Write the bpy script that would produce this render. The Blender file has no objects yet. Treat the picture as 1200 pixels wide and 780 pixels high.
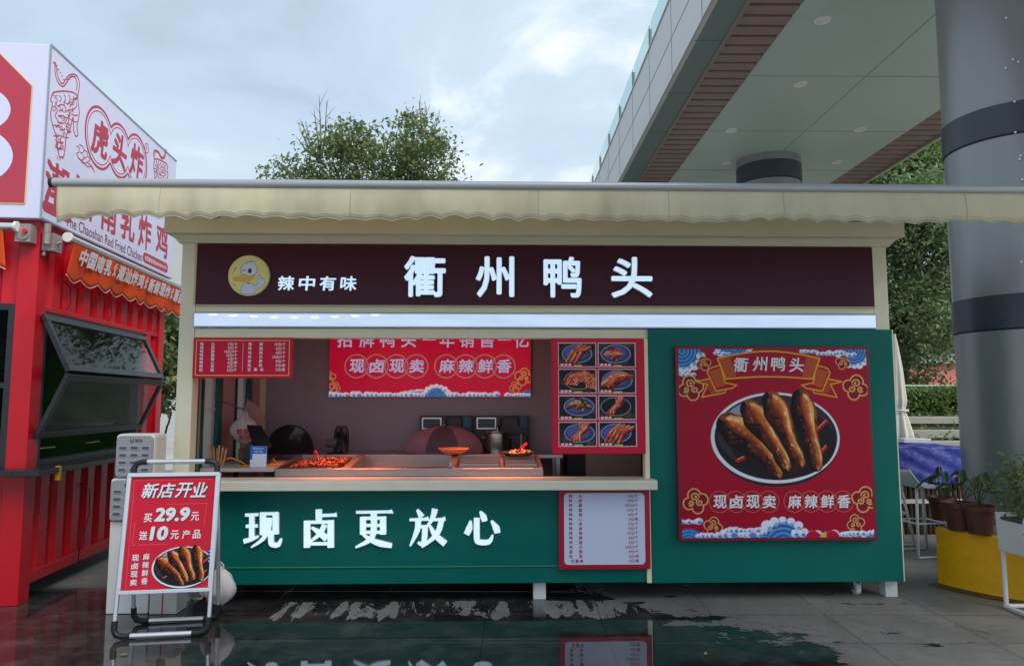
import bpy, bmesh, math, random
import numpy as np
from mathutils import Vector, Matrix
C = bpy.context.scene.collection
scene = bpy.context.scene
R = math.radians
rng = np.random.default_rng(7)
random.seed(7)

# ------------------------------------------------------------------ camera
CAM_H = 1.5
FPX = 850.0
PITCH, YAW = math.atan(80 / FPX), math.atan(22 / FPX)
cam = bpy.data.cameras.new('camera')
cam.sensor_width = 36
cam.lens = FPX / 1200 * 36
cam.clip_end = 2000
cam.clip_start = 0.05
camo = bpy.data.objects.new('camera', cam)
C.objects.link(camo)
camo.location = (0, 0, CAM_H)
camo.rotation_euler = (math.pi / 2 + PITCH, 0, -YAW)
scene.camera = camo

# ------------------------------------------------------------------ world, sun, exposure
SUN_EL, SUN_AZ = 48, 134        # degrees; azimuth clockwise from +Y
world = bpy.data.worlds.new('World')
scene.world = world
world.use_nodes = True
wn, wl = world.node_tree.nodes, world.node_tree.links
wn.clear()
w_out = wn.new('ShaderNodeOutputWorld')
w_bg = wn.new('ShaderNodeBackground')
w_bg.inputs['Strength'].default_value = 0.092
sky = wn.new('ShaderNodeTexSky')
sky.sky_type = 'NISHITA'
sky.sun_disc = False
sky.sun_elevation = R(SUN_EL)
sky.sun_rotation = R(SUN_AZ)
sky.air_density = 1.0
sky.dust_density = 2.0
tc = wn.new('ShaderNodeTexCoord')
mp = wn.new('ShaderNodeMapping')
mp.inputs['Scale'].default_value = (1.0, 1.0, 1.9)
mp.inputs['Location'].default_value = (0.35, 0.1, 0.25)
wl.new(tc.outputs['Generated'], mp.inputs['Vector'])
n1 = wn.new('ShaderNodeTexNoise')
n1.inputs['Scale'].default_value = 2.1
n1.inputs['Detail'].default_value = 9
n1.inputs['Roughness'].default_value = 0.56
n1.inputs['Distortion'].default_value = 0.35
wl.new(mp.outputs['Vector'], n1.inputs['Vector'])
# thick white clouds gather in one part of the sky
dotn = wn.new('ShaderNodeVectorMath'); dotn.operation = 'DOT_PRODUCT'
wl.new(tc.outputs['Generated'], dotn.inputs[0])
dotn.inputs[1].default_value = Vector((0.19, 0.93, 0.37)).normalized()
mr = wn.new('ShaderNodeMapRange')
mr.inputs['From Min'].default_value = 0.93
mr.inputs['From Max'].default_value = 1.0
mr.inputs['To Min'].default_value = 0.0
mr.inputs['To Max'].default_value = 0.12
wl.new(dotn.outputs['Value'], mr.inputs['Value'])
addn = wn.new('ShaderNodeMath'); addn.operation = 'ADD'
wl.new(n1.outputs['Fac'], addn.inputs[0]); wl.new(mr.outputs['Result'], addn.inputs[1])
ramp = wn.new('ShaderNodeValToRGB')
cr = ramp.color_ramp
cr.elements[0].position = 0.36; cr.elements[0].color = (3.4, 4.1, 4.9, 1)
cr.elements[1].position = 0.74; cr.elements[1].color = (8.8, 9.1, 9.4, 1)
e = cr.elements.new(0.50); e.color = (4.3, 5.4, 6.6, 1)
e = cr.elements.new(0.62); e.color = (5.0, 6.1, 7.1, 1)
wl.new(addn.outputs['Value'], ramp.inputs['Fac'])
mixw = wn.new('ShaderNodeMixRGB')
mixw.inputs['Fac'].default_value = 0.93
wl.new(sky.outputs['Color'], mixw.inputs['Color1'])
wl.new(ramp.outputs['Color'], mixw.inputs['Color2'])
wl.new(mixw.outputs['Color'], w_bg.inputs['Color'])
wl.new(w_bg.outputs['Background'], w_out.inputs['Surface'])

sun = bpy.data.lights.new('sun', 'SUN')
sun.energy = 2.7
sun.angle = R(45)
sun.color = (1.0, 0.96, 0.9)
suno = bpy.data.objects.new('sun', sun)
C.objects.link(suno)
_sd = Vector((math.sin(R(SUN_AZ)) * math.cos(R(SUN_EL)), math.cos(R(SUN_AZ)) * math.cos(R(SUN_EL)), math.sin(R(SUN_EL))))
suno.rotation_euler = _sd.to_track_quat('Z', 'Y').to_euler()

vs = scene.view_settings
vs.view_transform = 'Standard'
vs.look = 'None'
vs.exposure = 0.6
vs.gamma = 1.0
vs.use_curve_mapping = False
scene.cycles.use_denoising = True
scene.cycles.max_bounces = 8
scene.cycles.transparent_max_bounces = 16

# ------------------------------------------------------------------ helpers
_bR = Vector((math.cos(YAW), -math.sin(YAW), 0))
_bW = Vector((math.sin(YAW) * math.cos(PITCH), math.cos(YAW) * math.cos(PITCH), math.sin(PITCH)))
_bU = _bR.cross(_bW)
def at(px, py, Y):               # survey: the point seen at a photo pixel, at depth Y
    d = _bR * ((px - 600) / FPX) + _bU * ((390 - py) / FPX) + _bW
    return Vector((0, 0, CAM_H)) + d * (Y / d.y)
def on_z(px, py, z=0.0):
    d = _bR * ((px - 600) / FPX) + _bU * ((390 - py) / FPX) + _bW
    return Vector((0, 0, CAM_H)) + d * ((z - CAM_H) / d.z)

def lin(r, g=None, b=None):
    if g is None: r, g, b = r
    f = lambda c: (c / 255) / 12.92 if c <= 10.3 else ((c / 255 + 0.055) / 1.055) ** 2.4
    return (f(r), f(g), f(b))

MATS = {}
def mat(name, col, rough=0.5, metal=0.0, var=0.0, vscale=6.0, bump=0.0, bscale=40.0, emit=None, emit_s=0.0,
        spec=0.5, coat=0.0, dirt=0.0, dscale=2.0, alpha=1.0, stretch=None, trans=0.0, ior=1.45):
    if name in MATS: return MATS[name]
    m = bpy.data.materials.new(name); m.use_nodes = True
    nt = m.node_tree; b = nt.nodes['Principled BSDF']; L = nt.links
    b.inputs['Base Color'].default_value = (*col, 1)
    b.inputs['Roughness'].default_value = rough
    b.inputs['Metallic'].default_value = metal
    b.inputs['Specular IOR Level'].default_value = spec
    b.inputs['Coat Weight'].default_value = coat
    b.inputs['Alpha'].default_value = alpha
    b.inputs['Transmission Weight'].default_value = trans
    b.inputs['IOR'].default_value = ior
    t = None
    if var or bump or dirt:
        t = nt.nodes.new('ShaderNodeTexCoord')
        src = t.outputs['Object']
        if stretch:
            mpn = nt.nodes.new('ShaderNodeMapping'); mpn.inputs['Scale'].default_value = stretch
            L.new(src, mpn.inputs['Vector']); src = mpn.outputs['Vector']
    if var or dirt:
        n = nt.nodes.new('ShaderNodeTexNoise'); n.inputs['Scale'].default_value = vscale
        n.inputs['Detail'].default_value = 6; n.inputs['Roughness'].default_value = 0.6
        L.new(src, n.inputs['Vector'])
        r = nt.nodes.new('ShaderNodeMapRange')
        r.inputs['From Min'].default_value = 0.25; r.inputs['From Max'].default_value = 0.75
        r.inputs['To Min'].default_value = 1 - var; r.inputs['To Max'].default_value = 1 + var
        L.new(n.outputs['Fac'], r.inputs['Value'])
        mx = nt.nodes.new('ShaderNodeVectorMath'); mx.operation = 'SCALE'
        mx.inputs[0].default_value = col
        L.new(r.outputs['Result'], mx.inputs['Scale'])
        out = mx.outputs['Vector']
        if dirt:
            n2 = nt.nodes.new('ShaderNodeTexNoise'); n2.inputs['Scale'].default_value = dscale
            n2.inputs['Detail'].default_value = 10; n2.inputs['Roughness'].default_value = 0.7
            L.new(src, n2.inputs['Vector'])
            r2 = nt.nodes.new('ShaderNodeMapRange')
            r2.inputs['From Min'].default_value = 0.55; r2.inputs['From Max'].default_value = 0.72
            r2.inputs['To Min'].default_value = 0; r2.inputs['To Max'].default_value = dirt
            L.new(n2.outputs['Fac'], r2.inputs['Value'])
            m2 = nt.nodes.new('ShaderNodeMixRGB'); m2.inputs['Color2'].default_value = (0.10, 0.09, 0.075, 1)
            L.new(r2.outputs['Result'], m2.inputs['Fac']); L.new(out, m2.inputs['Color1']); out = m2.outputs['Color']
        L.new(out, b.inputs['Base Color'])
        rr = nt.nodes.new('ShaderNodeMapRange')
        rr.inputs['To Min'].default_value = max(0.02, rough - 0.1); rr.inputs['To Max'].default_value = min(1, rough + 0.1)
        L.new(n.outputs['Fac'], rr.inputs['Value']); L.new(rr.outputs['Result'], b.inputs['Roughness'])
    if bump:
        n = nt.nodes.new('ShaderNodeTexNoise'); n.inputs['Scale'].default_value = bscale; n.inputs['Detail'].default_value = 5
        L.new(src, n.inputs['Vector'])
        bp = nt.nodes.new('ShaderNodeBump'); bp.inputs['Strength'].default_value = bump; bp.inputs['Distance'].default_value = 0.02
        L.new(n.outputs['Fac'], bp.inputs['Height']); L.new(bp.outputs['Normal'], b.inputs['Normal'])
    if emit:
        b.inputs['Emission Color'].default_value = (*emit, 1); b.inputs['Emission Strength'].default_value = emit_s
    MATS[name] = m
    return m

def print_mat(name, rough=0.35, emit_s=0.0):
    if name in MATS: return MATS[name]
    m = bpy.data.materials.new(name); m.use_nodes = True
    nt = m.node_tree; b = nt.nodes['Principled BSDF']
    a = nt.nodes.new('ShaderNodeAttribute'); a.attribute_name = 'Col'
    nt.links.new(a.outputs['Color'], b.inputs['Base Color'])
    b.inputs['Roughness'].default_value = rough; b.inputs['Specular IOR Level'].default_value = 0.2
    if emit_s:
        nt.links.new(a.outputs['Color'], b.inputs['Emission Color']); b.inputs['Emission Strength'].default_value = emit_s
    MATS[name] = m
    return m

ORIGIN = {}       # object name -> world location its children were measured from (None: local frame)
def thing(name, label, cat, loc=(0, 0, 0), rotz=0.0, group=None, local=False, kind=None):
    o = bpy.data.objects.new(name, None); C.objects.link(o)
    o.empty_display_size = 0.1
    o.location = loc; o.rotation_euler = (0, 0, rotz)
    o['label'] = label; o['category'] = cat
    if group: o['group'] = group
    o['kind'] = kind or 'thing'
    ORIGIN[o.name] = Vector((0, 0, 0)) if local else Vector(loc)
    return o
def tag(o, label, cat, group=None, kind=None):
    o['label'] = label; o['category'] = cat
    if group: o['group'] = group
    if kind: o['kind'] = kind
    return o
def copy_tree(o, parent=None):
    c = o.copy(); C.objects.link(c); c.parent = parent
    for ch in list(o.children): copy_tree(ch, c)
    return c

_glyphs = {}
def glyphs(s, bold=0.0, ext=0.0):
    k = (s, bold, ext)
    if k in _glyphs: return _glyphs[k]
    cu = bpy.data.curves.new('txt', 'FONT')
    cu.body = s; cu.size = 1; cu.extrude = ext; cu.resolution_u = 3
    ob = bpy.data.objects.new('txt', cu); C.objects.link(ob)
    dg = bpy.context.evaluated_depsgraph_get(); dg.update()
    me = bpy.data.meshes.new_from_object(ob.evaluated_get(dg))
    v = np.array([x.co[:] for x in me.vertices]) if len(me.vertices) else np.zeros((0, 3))
    f = [tuple(p.vertices) for p in me.polygons]
    bpy.data.objects.remove(ob); bpy.data.curves.remove(cu); bpy.data.meshes.remove(me)
    if bold and len(v):          # heavier weight: the glyph struck several times round a small ring
        n = len(v); vs_, fs_ = [], []
        k_ = 8 if ext or bold > 0.034 else 4
        for j in range(k_):
            a = 2 * math.pi * (j + 0.5) / k_
            vs_.append(v + np.array([bold * math.cos(a), bold * math.sin(a), 0.0012 * j])); fs_ += [tuple(i + n * j for i in q) for q in f]
        v, f = np.concatenate(vs_), fs_
    _glyphs[k] = (v, f)
    return v, f

class MB:
    def __init__(s): s.v = []; s.f = []; s.m = []; s.n = 0
    def add(s, verts, faces, m=0):
        verts = [tuple(x) for x in verts]
        s.v += verts
        s.f += [tuple(i + s.n for i in f) for f in faces]; s.m += [m] * len(faces)
        s.n += len(verts); return s
    def box(s, x0, x1, y0, y1, z0, z1, m=0):
        V = [(x0, y0, z0), (x1, y0, z0), (x1, y1, z0), (x0, y1, z0), (x0, y0, z1), (x1, y0, z1), (x1, y1, z1), (x0, y1, z1)]
        return s.add(V, [(0, 3, 2, 1), (4, 5, 6, 7), (0, 1, 5, 4), (1, 2, 6, 5), (2, 3, 7, 6), (3, 0, 4, 7)], m)
    def obox(s, c, size, M=None, m=0):       # box centred at c, turned by matrix M
        M = M or Matrix.Identity(3); a, b, d = (q / 2 for q in size); c = Vector(c)
        V = [c + M @ Vector(p) for p in [(-a, -b, -d), (a, -b, -d), (a, b, -d), (-a, b, -d), (-a, -b, d), (a, -b, d), (a, b, d), (-a, b, d)]]
        return s.add(V, [(0, 3, 2, 1), (4, 5, 6, 7), (0, 1, 5, 4), (1, 2, 6, 5), (2, 3, 7, 6), (3, 0, 4, 7)], m)
    def tube(s, pts, r, seg=10, m=0, caps=True):
        pts = [Vector(p) for p in pts]; k = len(pts)
        rs = r if isinstance(r, (list, tuple)) else [r] * k
        V = []; ref = None
        for i, p in enumerate(pts):
            t = (pts[min(i + 1, k - 1)] - pts[max(i - 1, 0)]).normalized()
            if ref is None:
                ref = Vector((0, 0, 1)) if abs(t.z) < 0.9 else Vector((1, 0, 0))
            a = t.cross(ref).normalized(); b = a.cross(t).normalized(); ref = b
            for j in range(seg):
                th = 2 * math.pi * j / seg
                V.append(p + (a * math.cos(th) + b * math.sin(th)) * rs[i])
        F = [(i * seg + j, i * seg + (j + 1) % seg, (i + 1) * seg + (j + 1) % seg, (i + 1) * seg + j) for i in range(k - 1) for j in range(seg)]
        if caps: F += [tuple(range(seg))[::-1], tuple((k - 1) * seg + j for j in range(seg))]
        return s.add(V, F, m)
    def lathe(s, prof, c=(0, 0, 0), seg=24, m=0, a0=0, a1=2 * math.pi, axis='z'):
        full = abs(a1 - a0 - 2 * math.pi) < 1e-6; n = seg if full else seg + 1; V = []
        for r, z in prof:
            for j in range(n):
                th = a0 + (a1 - a0) * j / seg
                p = (r * math.cos(th), r * math.sin(th), z)
                if axis == 'y': p = (p[0], z, p[1])
                if axis == 'x': p = (z, p[0], p[1])
                V.append((c[0] + p[0], c[1] + p[1], c[2] + p[2]))
        F = []
        for i in range(len(prof) - 1):
            for j in range(seg):
                F.append((i * n + j, i * n + (j + 1) % n, (i + 1) * n + (j + 1) % n, (i + 1) * n + j))
        return s.add(V, F, m)
    def prism(s, poly, y0, y1, m=0):         # polygon in x-z, extruded in y
        k = len(poly)
        V = [(x, y0, z) for x, z in poly] + [(x, y1, z) for x, z in poly]
        F = [tuple(range(k)), tuple(range(2 * k - 1, k - 1, -1))] + [(i, i + k, (i + 1) % k + k, (i + 1) % k) for i in range(k)]
        return s.add(V, F, m)
    def extr_x(s, poly, x0, x1, m=0):        # polygon in y-z, extruded in x
        k = len(poly)
        V = [(x0, y, z) for y, z in poly] + [(x1, y, z) for y, z in poly]
        F = [tuple(range(k)), tuple(range(2 * k - 1, k - 1, -1))] + [(i, (i + 1) % k, (i + 1) % k + k, i + k) for i in range(k)]
        return s.add(V, F, m)
    def grid(s, fn, nu, nv, m=0, closed_u=False):
        V = [fn(i / nu, j / nv) for j in range(nv + 1) for i in range(nu + (0 if closed_u else 1))]
        w = nu if closed_u else nu + 1
        F = [(j * w + i, j * w + (i + 1) % w, (j + 1) * w + (i + 1) % w, (j + 1) * w + i) for j in range(nv) for i in range(nu)]
        return s.add(V, F, m)
    def ribbon(s, pts, w, y=0.0, th=0.0, m=0, T=None):     # stroke in x-z facing -y
        k = len(pts); P = [Vector((p[0], p[1])) for p in pts]
        ws = w if isinstance(w, (list, tuple)) else [w] * k
        Lh, Rh = [], []
        for i in range(k):
            t = (P[min(i + 1, k - 1)] - P[max(i - 1, 0)])
            t = t.normalized() if t.length > 1e-9 else Vector((1, 0))
            nrm = Vector((-t.y, t.x)) * ws[i] / 2
            Lh.append(P[i] + nrm); Rh.append(P[i] - nrm)
        V = [(q.x, y - th, q.y) for q in Lh + Rh]
        F = [(i, i + 1, k + i + 1, k + i) for i in range(k - 1)]
        if th:
            b = len(V); V += [(q.x, y, q.y) for q in Lh + Rh]
            F += [(b + i, b + k + i, b + k + i + 1, b + i + 1) for i in range(k - 1)]
            F += [(i, b + i, b + i + 1, i + 1) for i in range(k - 1)] + [(k + i, k + i + 1, b + k + i + 1, b + k + i) for i in range(k - 1)]
            F += [(0, k, b + k, b), (k - 1, b + k - 1, b + 2 * k - 1, 2 * k - 1)]
        if T: V = [T @ Vector(q) for q in V]
        return s.add(V, F, m)
    def text(s, body, x, z, h, y, align='l', bold=0.0, ext=0.0, m=0, T=None, box=None, shear=0.0, sx=1.0):
        """lettering on a plane facing -y; h is the em size; box=(x0,z0,x1,z1) stretches it to fit"""
        v, f = glyphs(body, bold, ext)
        if not len(v): return s
        v = v.copy()
        if box:
            mn, mx = v.min(0), v.max(0)
            kx = (box[2] - box[0]) / max(mx[0] - mn[0], 1e-6); kz = (box[3] - box[1]) / max(mx[1] - mn[1], 1e-6)
            X = box[0] + (v[:, 0] - mn[0]) * kx; Z = box[1] + (v[:, 1] - mn[1]) * kz; D = v[:, 2] * h
        else:
            w = v[:, 0].max() * h * sx
            ox = {'l': 0, 'c': -w / 2, 'r': -w}[align]
            X = x + ox + v[:, 0] * h * sx; Z = z + v[:, 1] * h; D = v[:, 2] * h
        X = X + shear * (Z - (box[1] if box else z))
        P = np.stack([X, y - D - ext * h, Z], 1)
        if T: P = [T @ Vector(p) for p in P]
        return s.add(P, f, m)

def root_of(o):
    while o.parent: o = o.parent
    return o
def obj(name, mb, mats, parent=None, smooth=False, bevel=0.0, world=True, autosm=None, origin=None):
    me = bpy.data.meshes.new(name)
    off = Vector((0, 0, 0))
    if parent is not None and world: off = ORIGIN.get(root_of(parent).name, Vector((0, 0, 0)))
    if parent is None and origin is not None: off = Vector(origin)
    V = np.array([tuple(p) for p in mb.v], dtype=float) - np.array(off)
    me.from_pydata(V.tolist(), [], mb.f)
    if len(V) < 4000:
        bm_ = bmesh.new(); bm_.from_mesh(me); bmesh.ops.recalc_face_normals(bm_, faces=bm_.faces); bm_.to_mesh(me); bm_.free()
    ms = mats if isinstance(mats, (list, tuple)) else [mats]
    for q in ms: me.materials.append(q)
    if len(ms) > 1: me.polygons.foreach_set('material_index', mb.m)
    if smooth: me.polygons.foreach_set('use_smooth', [True] * len(me.polygons))
    me.update()
    o = bpy.data.objects.new(name, me); C.objects.link(o)
    if parent is not None: o.parent = parent
    elif origin is not None: o.location = off; ORIGIN[o.name] = off
    if smooth and autosm:
        me.set_sharp_from_angle(angle=R(autosm))
    if bevel:
        bm = o.modifiers.new('bevel', 'BEVEL'); bm.width = bevel; bm.segments = 2; bm.limit_method = 'ANGLE'; bm.angle_limit = R(50)
    return o
def struct(o, kind='structure'): o['kind'] = kind; return o

# ---- a small painter for printed pictures: paints into a colour attribute of a fine sheet
class Canvas:
    def __init__(s, W, H, n, bg):
        s.W, s.H = W, H; s.nx = n; s.ny = max(2, int(round(n * H / W)))
        x = np.linspace(0, W, s.nx + 1); y = np.linspace(0, H, s.ny + 1)
        s.X, s.Y = np.meshgrid(x, y); s.px = W / s.nx
        s.c = np.empty(s.X.shape + (3,)); s.c[:] = lin(*bg)
    def blend(s, a, col):
        a = np.clip(a, 0, 1)[..., None]
        col = np.asarray(col if isinstance(col, np.ndarray) else lin(*col))
        s.c = s.c * (1 - a) + col * a
    def aa(s, d): return np.clip(0.5 - d / s.px, 0, 1)        # signed distance -> coverage
    def disc(s, cx, cy, rx, ry, col, w=None, rot=0.0):
        c_, s_ = math.cos(rot), math.sin(rot); dx, dy = s.X - cx, s.Y - cy
        u, v = dx * c_ + dy * s_, -dx * s_ + dy * c_
        r = np.sqrt((u / rx) ** 2 + (v / ry) ** 2); d = (r - 1) * min(rx, ry)
        a = s.aa(d) if w is None else s.aa(np.abs(d) - w / 2)
        s.blend(a, col); return a
    def segd(s, pts):
        best = np.full(s.X.shape, 1e9); tt = np.zeros(s.X.shape); sd = np.zeros(s.X.shape)
        for i in range(len(pts) - 1):
            ax, ay = pts[i]; bx, by = pts[i + 1]; vx, vy = bx - ax, by - ay; L2 = vx * vx + vy * vy + 1e-12
            t = np.clip(((s.X - ax) * vx + (s.Y - ay) * vy) / L2, 0, 1)
            ex, ey = s.X - ax - t * vx, s.Y - ay - t * vy; d = np.hypot(ex, ey)
            k = d < best; best[k] = d[k]; tt[k] = (i + t[k]) / (len(pts) - 1); sd[k] = np.sign(vx * ey - vy * ex)[k]
        return best, tt, sd
    def line(s, pts, w, col):
        d, _, _ = s.segd(pts); s.blend(s.aa(d - w / 2), col)
    def poly(s, pts, col, a=1.0):
        ins = np.zeros(s.X.shape, bool); n = len(pts)
        for i in range(n):
            x0, y0 = pts[i]; x1, y1 = pts[(i + 1) % n]
            if y0 == y1: continue
            k = ((y0 > s.Y) != (y1 > s.Y)) & (s.X < (x1 - x0) * (s.Y - y0) / (y1 - y0) + x0)
            ins ^= k
        d, _, _ = s.segd(list(pts) + [pts[0]]); d = np.where(ins, -d, d)
        s.blend(s.aa(d) * a, col)
    def noise(s, sc, seed=0):
        r = np.random.default_rng(seed); out = np.zeros(s.X.shape); amp = 1; tot = 0
        for o in range(4):
            n = 64; g = r.random((n, n)); x = s.X / sc * 2 ** o; y = s.Y / sc * 2 ** o
            xi, yi = np.floor(x).astype(int), np.floor(y).astype(int); fx, fy = x - xi, y - yi
            fx, fy = fx * fx * (3 - 2 * fx), fy * fy * (3 - 2 * fy)
            a = g[yi % n, xi % n] * (1 - fx) + g[yi % n, (xi + 1) % n] * fx; b = g[(yi + 1) % n, xi % n] * (1 - fx) + g[(yi + 1) % n, (xi + 1) % n] * fx
            out += amp * (a * (1 - fy) + b * fy); tot += amp; amp *= 0.6
        return out / tot
    def meat(s, pts, radii, dark, mid, hi, side=1.0, seed=0, grain=0.03, gloss=0.5, rough=1.1):
        d, t, sd = s.segd(pts); rad = np.interp(t, np.linspace(0, 1, len(radii)), radii)
        q = d / rad * sd * side; m = s.aa(d - rad)
        nz = s.noise(grain, seed); nz2 = s.noise(grain * 0.35, seed + 9)
        lum = 0.44 + 0.66 * q + rough * (nz - 0.5) + 0.4 * rough * (nz2 - 0.5)
        D, M, Hh = np.array(lin(*dark)), np.array(lin(*mid)), np.array(lin(*hi))
        a = np.clip(lum * 2, 0, 1)[..., None]; b = np.clip(lum * 2 - 1.05, 0, 1)[..., None]
        col = (D * (1 - a) + M * a) * (1 - b) + Hh * b
        g = np.clip(1 - np.abs(q - 0.42) / 0.16, 0, 1) * np.clip((nz - 0.47) * 6, 0, 1) * gloss + np.clip(1 - np.abs(q + 0.35) / 0.08, 0, 1) * np.clip((nz2 - 0.58) * 8, 0, 1) * gloss * 0.5
        g = np.clip(g, 0, 1)
        col = col * (1 - g[..., None]) + np.array(lin(255, 225, 180)) * g[..., None]
        col = col * np.clip(1.25 - np.abs(q) ** 4 * 0.8, 0, 1)[..., None]
        s.blend(m, col)
    def sheet(s, name, y, x0, z0, material, parent, T=None, keep=None):
        nx, ny = s.nx, s.ny
        P = np.stack([x0 + s.X.ravel(), np.full(s.X.size, y), z0 + s.Y.ravel()], 1)
        if T:
            M = np.array(T.to_3x3()); P = P @ M.T + np.array(T.translation)
        off = ORIGIN.get(root_of(parent).name, Vector((0, 0, 0)))
        P = P - np.array(off)
        i = np.arange(nx); j = np.arange(ny); I, J = np.meshgrid(i, j); a = (J * (nx + 1) + I).ravel()
        F = np.stack([a, a + 1, a + nx + 2, a + nx + 1], 1)
        if keep is not None: F = F[keep((s.X[:-1, :-1] + s.px / 2).ravel(), (s.Y[:-1, :-1] + s.px / 2).ravel())]
        me = bpy.data.meshes.new(name)
        me.vertices.add(len(P)); me.vertices.foreach_set('co', P.astype(np.float32).ravel())
        me.loops.add(F.size); me.loops.foreach_set('vertex_index', F.astype(np.int32).ravel())
        me.polygons.add(len(F)); me.polygons.foreach_set('loop_start', np.arange(0, F.size, 4, dtype=np.int32))
        me.update(calc_edges=True)
        at_ = me.color_attributes.new('Col', 'FLOAT_COLOR', 'POINT')
        rgba = np.ones((len(P), 4), np.float32); rgba[:, :3] = s.c.reshape(-1, 3); at_.data.foreach_set('color', rgba.ravel())
        me.materials.append(material)
        o = bpy.data.objects.new(name, me); C.objects.link(o); o.parent = parent
        return o

GOLD = (222, 176, 104)
def cloud_motif(cv, cx, cy, s, flip=1, fill=(120, 12, 40), w=None, gold=GOLD):
    w = w or s * 0.075
    lobes = [(-0.42, -0.18, 0.34), (-0.10, 0.30, 0.38), (0.38, 0.05, 0.34), (0.10, -0.42, 0.34), (-0.1, -0.05, 0.4)]
    d = np.full(cv.X.shape, 1e9)
    for lx, ly, r in lobes:
        d = np.minimum(d, np.hypot(cv.X - cx - flip * lx * s, cv.Y - cy - ly * s) - r * s)
    cv.blend(cv.aa(d), fill); cv.blend(cv.aa(np.abs(d) - w / 2), gold)
    for (lx, ly, r0, ph) in ((-0.08, 0.2, 0.26, 0), (0.22, -0.12, 0.22, 2.0), (-0.3, -0.15, 0.18, 4.0)):
        pts = [(cx + flip * s * (lx + r0 * (1 - q / 16) * math.cos(ph + q * 0.62)), cy + s * (ly + r0 * (1 - q / 16) * math.sin(ph + q * 0.62))) for q in range(13)]
        cv.line(pts, w, gold)
BLUES = [(38, 92, 168), (92, 150, 205)]
def wave_motif(cv, cx, cy, r, foam=True, seed=0, sgn=1):
    d = np.hypot(cv.X - cx, cv.Y - cy)
    col = np.where(((d / r * 5.5) % 1.0 < 0.5)[..., None], np.array(lin(*BLUES[0])), np.array(lin(*BLUES[1])))
    m = cv.aa(d - r)
    cv.blend(m, col)
    if foam:
        rr = random.Random(seed)
        for k in range(9):
            a = math.pi * (0.08 + 0.84 * k / 8)
            q = r * (0.14 + 0.1 * rr.random())
            cv.disc(cx + r * math.cos(a), cy + sgn * r * math.sin(a), q, q * 0.85, (226, 230, 246))
            cv.disc(cx + r * 0.93 * math.cos(a) + q * .3, cy + sgn * (r * 0.93 * math.sin(a)) - sgn * q * .35, q * 0.45, q * 0.45, (140, 165, 214))
def foam_row(cv, x0, x1, y, s, seed=0):
    rr = random.Random(seed); x = x0
    while x < x1:
        h = s * (0.5 + 0.9 * rr.random())
        cv.disc(x, y + h * 0.3, h * 0.75, h * 0.6, (212, 218, 242)); cv.disc(x + h * 0.2, y + h * 0.05, h * 0.45, h * 0.3, (96, 130, 200))
        cv.disc(x - h * 0.35, y + h * 0.55, h * 0.3, h * 0.26, (238, 240, 250)); x += h * 0.95
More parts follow.
